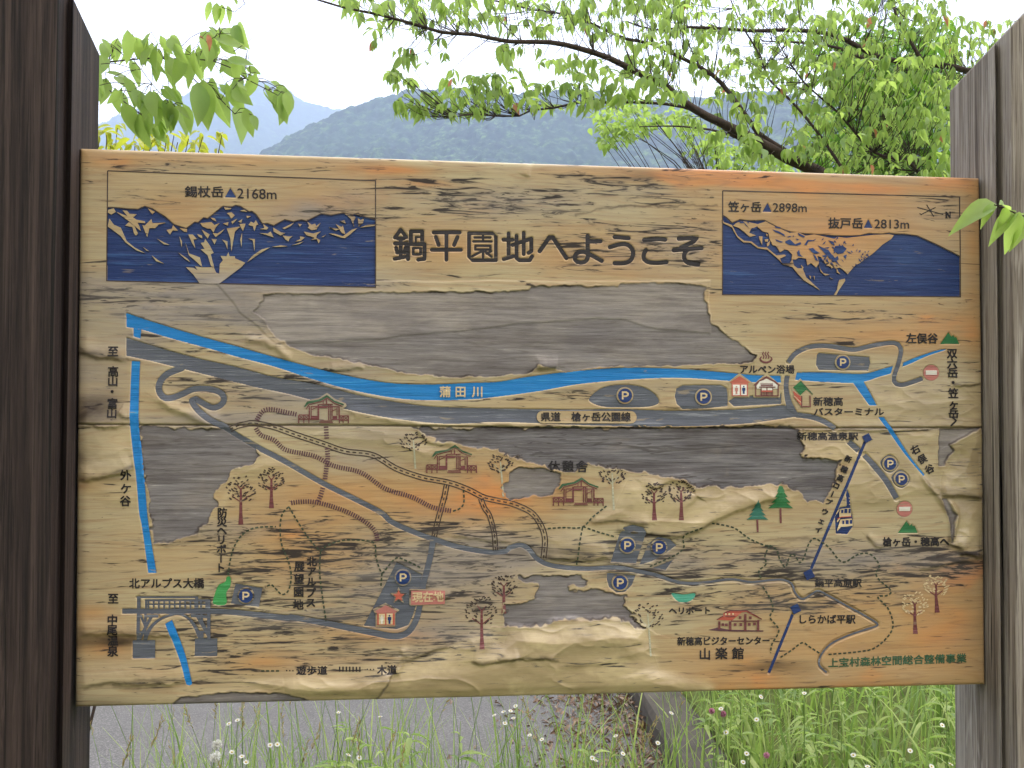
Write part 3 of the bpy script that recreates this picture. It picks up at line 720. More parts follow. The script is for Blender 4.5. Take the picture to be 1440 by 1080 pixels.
ORDER = [0]
class Art:
    def __init__(s): s.parts = []; s.mats = []
    def _mi(s, m):
        if m not in s.mats: s.mats.append(m)
        return s.mats.index(m)
    def poly(s, pts, mat, level='top', carve=None, holes=(), skirt=False, lim=9.0, curve=0):
        """filled outline; level 'cut' lies at the bottom of its groove, 'top' on the board's face"""
        p = np.asarray(pts, float)
        if curve: p = smooth(p, curve, True)
        if carve if carve is not None else level == 'cut': carve_poly(p)
        loops = [[Vector((a, b, 0)) for a, b in p]] + [[Vector((a, b, 0)) for a, b in h] for h in holes]
        tri = tessellate_polygon(loops)
        V = np.vstack([p] + [np.asarray(h, float) for h in holes])
        V, T = split_tris(V, tri, lim)
        s.parts.append((np.array(V), T, s._mi(mat), level, p if skirt else None))
        return s
    def line(s, pts, w, mat, level='top', carve=None, caps=True, curve=0, closed=False, step=5.0):
        p = smooth(pts, curve, closed) if curve else dense(pts, step, closed)
        if closed: p = np.vstack([p, p[:1]])
        if carve if carve is not None else level == 'cut': carve_line(p[::2] if len(p) > 20 else p, np.mean(w))
        w = np.broadcast_to(w, len(p)) if np.ndim(w) == 0 else np.interp(np.linspace(0, 1, len(p)), np.linspace(0, 1, len(w)), w)
        tg = np.gradient(p, axis=0); tg /= np.linalg.norm(tg, axis=1)[:, None] + 1e-9
        nn = np.stack([-tg[:, 1], tg[:, 0]], 1)
        if len(p) > 2:                                       # mitre at corners
            d1 = np.diff(p, axis=0); d1 /= np.linalg.norm(d1, axis=1)[:, None] + 1e-9
            cosv = np.clip((d1[:-1] * d1[1:]).sum(1), -1, 1); mt = np.ones(len(p)); mt[1:-1] = 1 / np.sqrt(np.clip((1 + cosv) / 2, 0.35, 1))
        else: mt = np.ones(len(p))
        k = 1 if w.max() < 9 else 3
        rows = [p + nn * (w * mt)[:, None] * f for f in np.linspace(-0.5, 0.5, k + 1)]
        V = np.concatenate(rows); n = len(p)
        T = [(r * n + i, r * n + i + 1, (r + 1) * n + i + 1, (r + 1) * n + i) for r in range(k) for i in range(n - 1)]
        s.parts.append((V, T, s._mi(mat), level, None))
        if caps and w.max() > 2.4:
            for q, tt, ww in ((p[0], -tg[0], w[0]), (p[-1], tg[-1], w[-1])):
                an = math.atan2(tt[1], tt[0]) + np.linspace(-math.pi / 2, math.pi / 2, 7)
                V = np.vstack([q, q + ww / 2 * np.stack([np.cos(an), np.sin(an)], 1)])
                s.parts.append((V, [(0, i, i + 1) for i in range(1, 7)], s._mi(mat), level, None))
        return s
    def band(s, up, lo, mat, n=60, m=4, level='cut'):
        n, m = int(n * 1.8), m * 2
        """a wide strip between two banks"""
        up, lo = by_length(smooth(up, 4), n), by_length(smooth(lo, 4), n)
        if level == 'cut': carve_poly(np.vstack([up, lo[::-1]]))
        V = np.concatenate([up + (lo - up) * f for f in np.linspace(0, 1, m + 1)])
        T = [(r * n + i, r * n + i + 1, (r + 1) * n + i + 1, (r + 1) * n + i) for r in range(m) for i in range(n - 1)]
        s.parts.append((V, T, s._mi(mat), level, None))
        return s
    def disc(s, c, r, mat, level='top', n=28, ry=None, **k):
        a = np.linspace(0, 2 * np.pi, n, endpoint=False)
        return s.poly(np.stack([c[0] + r * np.cos(a), c[1] + (ry or r) * np.sin(a)], 1), mat, level, **dict(dict(lim=4.0), **k))
    def ticks(s, pts, w, gap, mat, thick=1.9, curve=3):
        p = smooth(pts, curve); L = np.linalg.norm(np.diff(p, axis=0), axis=1).sum()
        q = by_length(p, max(2, int(L / gap) + 1)); tg = np.gradient(q, axis=0); tg /= np.linalg.norm(tg, axis=1)[:, None]
        for c, d in zip(q, tg):
            nn = np.array([-d[1], d[0]])
            s.line(np.array([c - nn * w / 2, c + nn * w / 2]), thick, mat, 'top', caps=False)
        return s
    def dashes(s, pts, w, on, off, mat, curve=3, level='top'):
        p = smooth(pts, curve); c = np.r_[0, np.cumsum(np.linalg.norm(np.diff(p, axis=0), axis=1))]
        a = 0.0
        while a < c[-1]:
            q = np.linspace(a, min(a + on, c[-1]), 3)
            s.line(np.stack([np.interp(q, c, p[:, 0]), np.interp(q, c, p[:, 1])], 1), w, mat, level, caps=False)
            a += on + off
        return s
    def build(s, name, parent):
        v3, fs, mi, fl = [], [], [], {k: [] for k in WEAR}
        n0 = 0
        for V, T, m, level, skirt in s.parts:
            ORDER[0] += 1
            eps = (0.00011 if len(s.parts) < 45 else 0.000004) * min(len(v3), 8 if len(s.parts) < 45 else 110) + 0.0000011 * (ORDER[0] % 5)
            xz = to_xz(V)
            h = sample(HS, xz) + sample(EDGE, xz)
            h = h - DEPTH + 0.0006 if level == 'cut' else h + 0.0005 + (0.0006 if level == 'over' else 0)
            v3.append(np.stack([xz[:, 0], -(h + eps), xz[:, 1]], 1))
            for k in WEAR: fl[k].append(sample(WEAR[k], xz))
            fs += [tuple(i + n0 for i in f) for f in T]; mi += [m] * len(T); n0 += len(V)
            if skirt is not None:                            # side walls of a raised island
                q = dense(skirt, 4, True); xz = to_xz(q); h = sample(HS, xz); n = len(q)
                v3.append(np.concatenate([np.stack([xz[:, 0], -(h + 0.00035 + eps), xz[:, 1]], 1), np.stack([xz[:, 0], -(h - DEPTH), xz[:, 1]], 1)]))
                for k in WEAR: fl[k].append(np.tile(sample(WEAR[k], xz), 2))
                fs += [(n0 + i, n0 + (i + 1) % n, n0 + n + (i + 1) % n, n0 + n + i) for i in range(n)]; mi += [m] * n; n0 += 2 * n
        v = np.concatenate(v3)
        me = bpy.data.meshes.new(name)
        # every face looks at the viewer
        ff = []
        for f in fs:
            a, b, c = v[f[0]], v[f[1]], v[f[2]]
            cr = (b[0] - a[0]) * (c[2] - a[2]) - (b[2] - a[2]) * (c[0] - a[0])
            ff.append(f if cr > 0 else f[::-1])
        me.from_pydata(v.tolist(), [], ff)
        for m in s.mats: me.materials.append(MAT[m])
        me.polygons.foreach_set('material_index', np.array(mi, np.int32))
        me.polygons.foreach_set('use_smooth', np.ones(len(me.polygons), bool))
        if 'board' in s.mats:
            for k in WEAR:
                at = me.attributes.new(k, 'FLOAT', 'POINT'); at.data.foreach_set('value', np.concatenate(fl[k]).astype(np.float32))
        me.update()
        return link(name, me, parent)
WEAR = dict(peel=peel, pale=pale, loose=loose, mild=mild, warm=warm, stain_shade=stain_shade, ash=ash)

# lettering with Blender's own font
GLYPHS = {}
def glyph(txt, bold):
    if (txt, bold) not in GLYPHS:
        c = bpy.data.curves.new('letters', 'FONT'); c.body = txt; c.resolution_u = 3
        o = bpy.data.objects.new('letters', c); COL.objects.link(o)
        dg = bpy.context.evaluated_depsgraph_get()
        m = bpy.data.meshes.new_from_object(o.evaluated_get(dg))
        v = np.array([x.co[:2] for x in m.vertices]).reshape(-1, 2); f = [tuple(p.vertices) for p in m.polygons]
        bpy.data.objects.remove(o); bpy.data.curves.remove(c); bpy.data.meshes.remove(m)
        GLYPHS[(txt, bold)] = (v, f)
    return GLYPHS[(txt, bold)]

def ink(art, V, F, mat, level, bold):
    if all(len(f) == 3 for f in F): V, F = split_tris(V, F, 5.0); V = np.array(V)
    d = bold * 28
    for a, b in ((d, d), (-d, -d), (d, -d), (-d, d)):
        art.parts.append((V + (a, b), F, art._mi(mat), level, None))

def put_text(art, txt, bl, br, h, mat='dark', bold=0.012, level='top'):
    """txt fitted between bottom-left and bottom-right survey points, h pixels tall"""
    v, f = glyph(txt, bold)
    lo, hi = v.min(0), v.max(0); q = (v - lo) / (hi - lo)
    bl, br = np.asarray(bl, float), np.asarray(br, float)
    up = np.array([0.0, -1.0]) * h
    ink(art, bl + q[:, :1] * (br - bl) + q[:, 1:] * up, f, mat, level, bold)

def put_chars(art, items, size, mat='dark', bold=0.012, rot=0.0, level='top'):
    """single characters at (char, x, y) centres; rot in degrees, counter-clockwise as seen"""
    for ch, x, y in items:
        v, f = glyph(ch, bold)
        r = rot
        if ch in 'ー' : r = rot - 90
        em = 0.92
        c = (v.min(0) + v.max(0)) / 2 if ch in 'ー・' else np.array([(v.min(0) + v.max(0))[0] / 2, 0.36])
        q = (v - c) / em * size
        a = math.radians(r); q = q @ np.array([[math.cos(a), math.sin(a)], [-math.sin(a), math.cos(a)]])
        ink(art, np.array([x, y]) + q * (1, -1), f, mat, level, bold)
# ------------------------------------------------------------------ the sign
sign = thing('map_signboard', 'weathered wooden hiking map board with peeling film held between two timber posts', 'signboard')
ART = []                                              # (name, Art)
def art(name):
    a = Art(); ART.append((name, a)); return a

# title, in round strokes
a = art('title_lettering')
TW = 5.7
for st in [(115, 50, 65, 120), (115, 50, 165, 115), (90, 128, 142, 128), (65, 172, 165, 172), (115, 125, 115, 290), (75, 210, 85, 252), (160, 205, 148, 252), (62, 307, 165, 287),
           (205, 160, 205, 65, 305, 65, 305, 160), (180, 310, 180, 178, 325, 178, 325, 308, 270, 315), (405, 75, 635, 75), (425, 115, 450, 185), (615, 115, 585, 185), (390, 228, 645, 228), (518, 80, 518, 315),
           (1065, 85, 1065, 290), (1020, 140, 1100, 140), (1022, 310, 1105, 285), (1100, 185, 1265, 130, 1265, 240, 1240, 255), (1135, 105, 1135, 300, 1160, 320, 1250, 320, 1272, 285), (1198, 80, 1198, 265)]:
    a.line(t('T', *st), TW, 'dark', 'cut')
a.line(t('T', 248, 160, 248, 117, 300, 117), 3.2, 'dark', 'cut')
a.line(t('T', 226, 212, 290, 212, 290, 268, 226, 268), 3.8, 'dark', 'cut', closed=True)
a.line(t('T', 717, 82, 953, 82, 953, 320, 717, 320), 5.4, 'dark', 'cut', closed=True)
for st in [(765, 120, 905, 120), (840, 100, 840, 155), (755, 155, 915, 155), (840, 235, 745, 285), (840, 240, 840, 297), (862, 245, 915, 290), (912, 240, 872, 262)]:
    a.line(t('T', *st), 3.6, 'dark', 'cut')
a.line(t('T', 772, 193, 905, 193, 905, 226, 772, 226), 3.4, 'dark', 'cut', closed=True)
for st, cv in [((-70, 240, 15, 118, 45, 118, 165, 300), 0), ((352, 105, 352, 250), 0), ((352, 155, 465, 152), 0), ((352, 230, 355, 285, 335, 328, 290, 340, 250, 325, 238, 288, 262, 255, 310, 245, 365, 265, 475, 325), 2),
               ((590, 115, 712, 125), 0), ((548, 205, 620, 183, 690, 178, 738, 212, 753, 262, 732, 318, 680, 344, 590, 346), 2), ((850, 142, 960, 132, 1035, 138), 0),
               ((865, 230, 846, 270, 850, 312, 890, 337, 960, 343, 1055, 335), 2), ((1155, 130, 1312, 122, 1285, 155, 1170, 212), 0), ((1110, 232, 1230, 222, 1355, 212), 0), ((1238, 222, 1208, 255, 1202, 300, 1235, 342, 1325, 358), 2)]:
    a.line(t('U', *st), 6.1, 'dark', 'cut', curve=cv)

# left mountain picture
a = art('mountain_picture')
sky1 = np.vstack([t('M1', 45, 85, 130, 88, 250, 100, 355, 105, 425, 75, 500, 100, 630, 180, 720, 260, 845, 300, 930, 235, 965, 240, 1020, 190, 1060, 200, 1215, 75, 1300, 85, 1345, 65),
                  t('M2', 22, 75, 110, 130, 140, 125, 180, 155, 245, 250, 300, 248, 360, 270, 470, 210, 560, 230, 640, 210, 690, 225, 760, 190, 840, 150, 940, 165, 1060, 143, 1160, 160, 1215, 143, 1260, 175, 1390, 208)])
a.poly(np.vstack([sky1, t('M2', 1390, 890), t('M1', 1175, 856, 980, 850, 40, 828)]), 'navy', 'cut')
a.line(sky1, 1.3, 'trim', 'top', caps=False)
a.line(t('P1', 75, 70, 1365, 118, 1365, 632, 70, 600), 1.5, 'trim', 'top', closed=True)
for q in [(55, 110, 110, 95, 130, 130, 85, 160, 50, 135), (65, 200, 110, 260, 180, 290, 240, 425, 320, 490, 430, 550, 340, 520, 230, 440, 180, 375, 80, 300, 50, 280),
          (135, 130, 250, 175, 200, 115, 245, 120, 270, 150, 340, 155, 305, 185, 340, 210, 420, 225, 430, 245, 350, 240, 370, 280, 385, 325, 340, 290, 270, 230),
          (225, 270, 265, 235, 320, 275, 355, 350, 335, 370, 315, 350, 300, 285), (400, 265, 425, 270, 490, 205, 500, 245, 640, 240, 560, 260, 530, 295, 470, 295, 450, 385, 430, 340),
          (455, 95, 525, 130, 500, 155), (645, 315, 700, 300, 710, 265, 760, 320, 705, 320, 680, 360), (775, 295, 850, 305, 850, 335, 820, 330), (545, 400, 620, 440, 675, 465, 620, 460),
          (405, 485, 470, 530, 440, 520), (495, 570, 560, 620, 620, 655, 540, 630), (775, 380, 800, 430, 798, 490), (835, 440, 870, 550, 980, 590, 1005, 690, 930, 620, 870, 570),
          (760, 540, 850, 600, 885, 640, 830, 605), (865, 360, 910, 360, 950, 405, 915, 410, 935, 500, 900, 440), (955, 355, 1000, 370, 1005, 400, 970, 380), (1000, 310, 1080, 360, 1060, 400, 1030, 360),
          (985, 245, 1100, 235, 1130, 265, 1180, 245, 1140, 290, 1120, 340, 1090, 300, 1060, 300, 1010, 280), (1035, 405, 1080, 470, 1120, 545, 1090, 560, 1125, 690, 1095, 680, 1060, 570, 990, 510, 1030, 505, 990, 445, 1025, 440),
          (1255, 300, 1390, 280, 1335, 330, 1300, 530, 1290, 400), (1100, 405, 1150, 410, 1130, 460), (1110, 345, 1160, 350, 1230, 305, 1190, 350, 1140, 385), (1205, 410, 1260, 430, 1260, 510, 1240, 450),
          (1255, 145, 1300, 135, 1335, 165, 1300, 200, 1280, 165), (1090, 190, 1130, 195, 1150, 228, 1110, 210), (1215, 250, 1270, 235, 1265, 270), (1225, 85, 1300, 95, 1290, 105, 1240, 110), (1300, 230, 1360, 200, 1310, 255), (1370, 230, 1410, 205, 1400, 240),
          (840, 690, 915, 697, 960, 722, 930, 680, 1000, 692, 1120, 690, 1145, 745, 1178, 757, 1182, 660, 1215, 620, 1190, 575, 1250, 580, 1270, 540, 1280, 580, 1335, 580, 1335, 600, 1440, 645, 1400, 690, 1280, 780, 1175, 860, 980, 856, 920, 770)]:
    a.poly(t('M1', *q), 'board', 'top', skirt=True)
for q in [(105, 265, 130, 230, 160, 245, 180, 215, 205, 260, 185, 265, 165, 325, 150, 275), (20, 120, 60, 110, 95, 130, 50, 125), (85, 170, 130, 175, 90, 195), (15, 255, 75, 250, 50, 325, 30, 290), (40, 345, 35, 490, 22, 410),
          (105, 402, 170, 405, 165, 530, 150, 420), (90, 640, 150, 570, 240, 510, 320, 490, 220, 550, 120, 620), (255, 255, 305, 290, 290, 310, 220, 305, 265, 295), (215, 345, 300, 350, 330, 330, 360, 390, 290, 365),
          (355, 290, 440, 340, 475, 345, 430, 370, 360, 330), (450, 370, 520, 380, 550, 375, 520, 400, 510, 430, 480, 410), (450, 295, 565, 240, 530, 275, 470, 305), (340, 485, 430, 468, 500, 478, 430, 485), (540, 470, 600, 450, 660, 430, 620, 455),
          (580, 430, 630, 405, 625, 375, 675, 390, 630, 425), (605, 250, 645, 255, 625, 280), (700, 230, 745, 260, 780, 250, 790, 275, 835, 240, 790, 310, 740, 315, 705, 290, 720, 275),
          (665, 330, 760, 350, 835, 330, 795, 365, 790, 395, 830, 415, 815, 450, 795, 405, 735, 415, 780, 395, 690, 365), (845, 385, 890, 362, 860, 385), (920, 285, 1000, 300, 1025, 305, 990, 320), (990, 255, 1045, 285, 1060, 270, 1085, 355, 1050, 345),
          (1030, 225, 1075, 215, 1090, 248), (920, 350, 980, 353, 1060, 378, 1150, 312, 1205, 295, 1130, 360, 1080, 398, 1040, 390), (1080, 150, 1160, 165, 1190, 185, 1165, 230, 1175, 285, 1140, 200), (1210, 190, 1240, 215, 1275, 190, 1265, 240, 1220, 280),
          (1180, 155, 1230, 150, 1250, 180), (1235, 290, 1310, 260, 1385, 255, 1380, 272)]:
    a.poly(t('M2', *q), 'board', 'top', skirt=True)
put_text(a, '錫杖岳', t('P1', 448, 197)[0], t('P1', 632, 199)[0], 15.5)
put_text(a, '2168m', t('P1', 700, 203)[0], t('P1', 888, 208)[0], 14, bold=0.004)
a.poly(t('P1', 665, 152, 694, 199, 639, 198), 'navy', 'cut')

# right mountain picture
a = art('mountain_picture')
sky2 = np.vstack([t('P3', 82, 265, 100, 275, 125, 300, 160, 285, 200, 290, 270, 288, 340, 325, 390, 340, 450, 348, 520, 352, 600, 358, 660, 358, 700, 356, 740, 347, 800, 350, 830, 345, 860, 350, 900, 350, 958, 358, 1040, 395, 1150, 450)])
a.poly(np.vstack([sky2, t('P3', 1152, 632, 600, 627, 82, 622)]), 'navy', 'cut')
a.line(sky2, 1.2, 'trim', 'top', caps=False)
a.line(t('P3', 83, 155, 1148, 183, 1152, 632, 82, 622), 1.5, 'trim', 'top', closed=True)
low = t('P3', 800, 398, 790, 408, 755, 440, 725, 460, 700, 480, 680, 490, 660, 512, 645, 530, 630, 515, 610, 500, 590, 505, 570, 482, 548, 490)
a.poly(np.vstack([t('M3', 165, 222, 200, 190, 260, 170, 330, 178, 440, 203, 530, 173, 620, 222, 800, 302, 890, 292, 980, 332, 1080, 318, 1300, 368, 1340, 348, 1440, 358), t('P3', 760, 354, 830, 351, 852, 355, 840, 372), low,
                  t('M3', 1290, 690, 1270, 700, 1245, 640, 1200, 645, 1150, 570, 1110, 560, 1130, 640, 1100, 690, 1040, 640, 1000, 665, 985, 590, 900, 580, 870, 600, 820, 600, 830, 545, 780, 495, 720, 480, 690, 500, 640, 445, 610, 440, 575, 370, 560, 300, 500, 285, 440, 235, 370, 250, 345, 300, 420, 330, 350, 345, 300, 300, 230, 245)]), 'board', 'top', skirt=True)
for q in [(48, 150, 60, 180, 150, 212, 215, 335, 290, 390, 370, 397, 450, 460, 545, 467, 650, 555, 740, 545, 760, 560, 690, 590, 710, 640, 800, 645, 830, 600, 850, 670, 890, 700, 945, 700, 985, 800, 1120, 925, 1140, 945, 960, 835, 890, 760, 830, 685, 720, 658, 690, 615, 640, 568, 550, 492, 440, 473, 360, 412, 280, 408, 210, 348, 150, 238, 50, 190),
          (455, 340, 495, 340, 490, 440, 470, 390), (520, 375, 560, 370, 555, 400, 525, 400), (545, 420, 580, 390, 570, 440, 545, 455), (535, 310, 555, 320, 545, 345), (660, 460, 740, 490, 690, 520, 680, 500),
          (1360, 830, 1420, 815, 1425, 840, 1350, 950, 1325, 1000, 1300, 997, 1335, 940, 1345, 880), (1120, 640, 1140, 700, 1180, 755, 1250, 770, 1200, 780, 1150, 735), (1330, 700, 1350, 740, 1370, 765, 1330, 745), (1020, 780, 1035, 820, 1040, 790), (1070, 785, 1080, 830, 1082, 790),
          (1250, 800, 1290, 820, 1270, 815), (930, 660, 955, 690, 945, 720)]:
    a.poly(t('M3', *q), 'board', 'top', skirt=True)
for q in [(600, 262, 680, 285, 740, 320, 745, 345, 700, 318, 640, 295), (630, 225, 700, 240, 690, 255, 640, 245), (890, 300, 970, 340, 960, 358, 900, 330), (635, 372, 730, 405, 700, 412, 650, 395), (750, 395, 800, 375, 860, 430, 920, 405, 930, 430, 880, 448, 800, 440, 750, 415),
          (765, 350, 800, 335, 820, 345, 790, 352), (960, 440, 1000, 380, 1060, 385, 1100, 365, 1070, 395, 1010, 400, 990, 440), (830, 335, 850, 330, 840, 350), (870, 365, 905, 375, 880, 390), (1155, 385, 1180, 355, 1175, 380), (280, 175, 345, 250, 300, 215), (230, 180, 270, 170, 290, 190, 250, 195),
          (360, 265, 440, 225, 430, 250, 400, 265), (330, 165, 345, 200, 320, 185), (60, 115, 130, 190, 90, 165), (880, 520, 905, 490, 915, 540, 950, 575, 890, 560), (1010, 480, 1060, 470, 1090, 500, 1140, 530, 1080, 540, 1040, 510), (1060, 540, 1090, 560, 1120, 620, 1090, 610),
          (1110, 440, 1200, 480, 1290, 560, 1350, 650, 1390, 690, 1300, 620, 1200, 540), (1170, 480, 1230, 490, 1270, 545, 1200, 515), (1230, 385, 1290, 400, 1305, 440, 1270, 430), (1310, 450, 1390, 445, 1440, 480, 1400, 530, 1340, 540, 1290, 500), (1160, 560, 1210, 545, 1220, 570, 1180, 575),
          (1220, 580, 1240, 650, 1215, 620), (1300, 590, 1340, 560, 1350, 600, 1320, 620), (1400, 560, 1440, 545, 1430, 600), (1180, 470, 1250, 460, 1230, 480)]:
    a.poly(t('M3', *q), 'navy', 'over')
rq = random.Random(4)
for k in range(46):
    x, y = rq.uniform(520, 735), 0
    top = np.interp(x, [520, 600, 735], [385, 372, 425]); bot = np.interp(x, [520, 640, 700, 735], [470, 520, 480, 440])
    y = rq.uniform(top, bot); L = rq.uniform(8, 30); an = math.radians(rq.choice([35, 45, -60, -50, 60]) + rq.uniform(-12, 12)); w = rq.uniform(2.5, 6)
    dx, dy = math.cos(an), math.sin(an)
    a.poly(t('P3', x, y, x + dx * L * .5 - dy * w, y + dy * L * .5 + dx * w, x + dx * L, y + dy * L, x + dx * L * .45 + dy * w * .3, y + dy * L * .45 - dx * w * .3), 'navy', 'over')
put_text(a, '笠ヶ岳', t('P3', 108, 250)[0], t('P3', 255, 252)[0], 14.5)
put_text(a, '2898m', t('P3', 308, 250)[0], t('P3', 460, 252)[0], 12.2, bold=0.004)
a.poly(t('P3', 285, 209, 304, 250, 262, 250), 'navy', 'cut')
put_text(a, '抜戸岳', t('P3', 558, 324)[0], t('P3', 712, 326)[0], 15)
put_text(a, '2813m', t('P3', 765, 324)[0], t('P3', 920, 326)[0], 12.5, bold=0.004)
a.poly(t('P3', 738, 282, 758, 323, 718, 322), 'navy', 'cut')
a = art('compass_mark')
a.line(t('P3', 958, 230, 1075, 262), 1.2, 'dark').line(t('P3', 1000, 218, 1032, 272), 1.2, 'dark').line(t('P3', 1040, 230, 975, 262, 968, 256), 1.2, 'dark')
a.disc(t('P3', 1016, 244)[0], 2.0, 'dark')
for st, w in [((1088, 251, 1088, 278), 2.2), ((1105, 251, 1105, 278), 1.4), ((1087, 251, 1106, 278), 2.4), ((1083, 278, 1094, 278), 1), ((1083, 251, 1092, 251), 1), ((1100, 251, 1109, 251), 1)]:
    a.line(t('P3', *st), w, 'dark', caps=False)

# river and streams
a = art('river_drawing')
up = np.vstack([t('A', 638, 70, 760, 112, 1000, 185, 1200, 240), t('B', 150, 280, 350, 335, 550, 385, 780, 425, 1000, 433, 1200, 425), t('C', 0, 420, 150, 395, 350, 370, 600, 350, 800, 350, 1000, 360, 1180, 375, 1300, 386, 1432, 390)])
lo = np.vstack([t('A', 640, 145, 720, 158, 860, 200, 1100, 265), t('B', 0, 292, 200, 345, 400, 410, 600, 465, 820, 505, 1000, 515, 1200, 510), t('C', 0, 497, 200, 470, 400, 435, 600, 415, 800, 403, 960, 403, 1100, 412, 1180, 418, 1300, 424, 1434, 426)])
a.band(up, lo, 'blue', 130, 5)
a.poly(t('A', 675, 148, 716, 158, 712, 203, 677, 192), 'blue', 'cut')
a.band(t('D', 288, 374, 400, 372, 550, 379, 640, 378, 720, 356, 776, 340), t('D', 280, 412, 400, 420, 560, 427, 640, 418, 700, 398, 764, 380), 'blue', 40, 4)
a.poly(t('D', 572, 424, 655, 541, 693, 541, 626, 418), 'blue', 'cut')
a.band(t('D', 828, 324, 900, 294, 1000, 262, 1045, 255), t('D', 822, 345, 870, 326, 950, 290, 1045, 259), 'blue', 16, 2)
a.band(t('D', 728, 600, 790, 690, 860, 800, 934, 892), t('D', 700, 600, 760, 682, 830, 782, 926, 897), 'blue', 24, 3)
a.band(t('A', 668, 315, 662, 450, 660, 560, 660, 640, 672, 760, 690, 900, 705, 1080, 720, 1158, 752, 1387), t('A', 710, 318, 705, 450, 704, 640, 720, 780, 735, 950, 747, 1095, 760, 1190, 793, 1387), 'blue', 60, 3)
a.band(t('E', 838, 637, 880, 740, 920, 850, 945, 945, 960, 950), t('E', 872, 618, 905, 700, 940, 800, 965, 900, 973, 942), 'blue', 24, 3)
a = art('road_drawing')
a.band(np.vstack([t('A', 640, 195, 800, 245, 1000, 300, 1200, 345), t('B', 200, 395, 400, 430, 600, 480, 800, 520, 1000, 545, 1200, 552), t('C', 0, 555, 400, 560, 600, 557, 900, 566, 1200, 560, 1380, 546), t('D', 235, 541, 300, 590)]),
       np.vstack([t('A', 640, 290, 760, 315, 900, 350, 1100, 400, 1300, 450), t('B', 160, 460, 300, 490, 500, 545, 700, 590, 900, 620, 1100, 635), t('C', 0, 625, 400, 640, 700, 647, 1000, 645, 1250, 633), t('D', 150, 618, 290, 598)]), 'road', 130, 5)
a.line(np.vstack([t('D', 285, 588, 350, 596, 400, 610, 445, 632, 480, 657)]), [9, 8, 7], 'road', 'cut', curve=3, caps=False)
a.line(t('D', 550, 724, 600, 768), 8.5, 'road', 'cut', caps=False)
a.line(t('D', 628, 792, 690, 860, 740, 925, 790, 1010), [6.5, 10, 10], 'road', 'cut', curve=3, caps=False)
a.band(t('D', 228, 390, 222, 440, 228, 510, 240, 560), t('D', 253, 391, 247, 450, 263, 520, 302, 595), 'road', 20, 3)
a.line(t('D', 245, 322, 285, 275, 360, 243, 450, 240, 570, 258, 640, 245, 710, 230, 785, 225, 815, 255, 805, 320, 782, 390, 785, 425, 820, 437, 880, 420, 925, 403), [8, 7, 6, 6, 6], 'road', 'cut', curve=3, caps=False)
a.line(t('A', 920, 352, 850, 380, 812, 420, 806, 465, 832, 500, 872, 502, 930, 480, 980, 458, 1050, 456, 1110, 472, 1135, 502, 1122, 535, 1078, 552, 1022, 526, 985, 505, 972, 518, 1000, 560, 1060, 610, 1130, 645), [9, 9, 8, 8, 8, 8], 'road', 'cut', curve=3)
a.line(np.vstack([t('A', 1110, 632, 1200, 690, 1320, 760), t('B', 252, 822, 440, 930, 600, 1010, 740, 1082), t('F', 800, 125, 950, 190, 1020, 212, 1100, 240, 1200, 262, 1300, 275, 1380, 268), t('G', 60, 252, 115, 238, 155, 258, 190, 300, 240, 332, 320, 350, 450, 358, 600, 352, 700, 370, 800, 390, 880, 418, 960, 432, 1050, 428, 1180, 412, 1280, 426),
                  t('H', 160, 416, 225, 416, 265, 438, 280, 480, 315, 512, 355, 493, 395, 470, 440, 490, 530, 540, 640, 600, 698, 642, 640, 665, 540, 700, 460, 740, 412, 795, 402, 845, 440, 884)]),
       [9, 13, 12, 11, 10, 9, 8, 7.5, 7, 6.5, 6.5, 6, 5.5, 4.5, 3.5, 3, 2.8, 2.6, 2.6, 2.6, 2.6, 2.6], 'road', 'cut', curve=3, caps=False)
a.line(np.vstack([t('F', 1005, 215, 985, 320, 955, 440, 930, 580, 905, 645, 865, 688, 800, 700, 700, 682, 500, 642, 300, 606), t('E', 1440, 607, 1200, 580, 1060, 573)]), [8, 8, 8, 9, 9, 8, 8, 7.5, 7], 'road', 'cut', curve=3, caps=False)

# car parks on the map
def p_mark(k, x, y, r=10.2):
    a = art('parking_symbol'); c = t(k, x, y)[0]
    a.disc(c, r + 1.6, 'board', 'top', carve=False, skirt=True)
    a.disc(c, r - 0.4, 'navy', 'over')
    s = r / 10.2
    a.line(np.array([[c[0] - 3.4 * s, c[1] + 5.6 * s], [c[0] - 3.4 * s, c[1] - 4.6 * s], [c[0] + 1.6 * s, c[1] - 4.6 * s], [c[0] + 4.0 * s, c[1] - 2.9 * s], [c[0] + 4.0 * s, c[1] - 0.6 * s], [c[0] + 1.6 * s, c[1] + 1.1 * s], [c[0] - 3.2 * s, c[1] + 1.1 * s]]), 2.3 * s, 'cream', 'over', step=1.5)
def lot(pts, curve=0):
    art('car_park_drawing').poly(pts, 'road', 'cut', curve=curve)
lot(t('C', 460, 512, 490, 475, 545, 445, 640, 434, 735, 447, 790, 478, 815, 510, 812, 532, 760, 548, 640, 552, 545, 549, 490, 535), 3); p_mark('C', 643, 490)
lot(t('C', 895, 495, 903, 455, 935, 438, 1040, 436, 1130, 437, 1158, 452, 1165, 490, 1163, 545, 1050, 556, 935, 560, 905, 535), 0); p_mark('C', 1040, 497)
lot(t('C', 1165, 520, 1200, 497, 1435, 480, 1435, 533, 1195, 546))
lot(t('D', 400, 274, 520, 284, 655, 295, 661, 325, 650, 366, 400, 361, 386, 335, 390, 285)); p_mark('D', 520, 322, 9.2)
lot(t('E', 1192, 432, 1330, 455, 1312, 553, 1168, 536)); p_mark('E', 1245, 495)
lot(t('F', 820, 325, 948, 388, 940, 470, 905, 590, 880, 645, 820, 666, 652, 648)); p_mark('F', 852, 402)
lot(t('G', 570, 325, 610, 200, 632, 150, 680, 134, 735, 148, 752, 175, 700, 331)); p_mark('G', 655, 240)
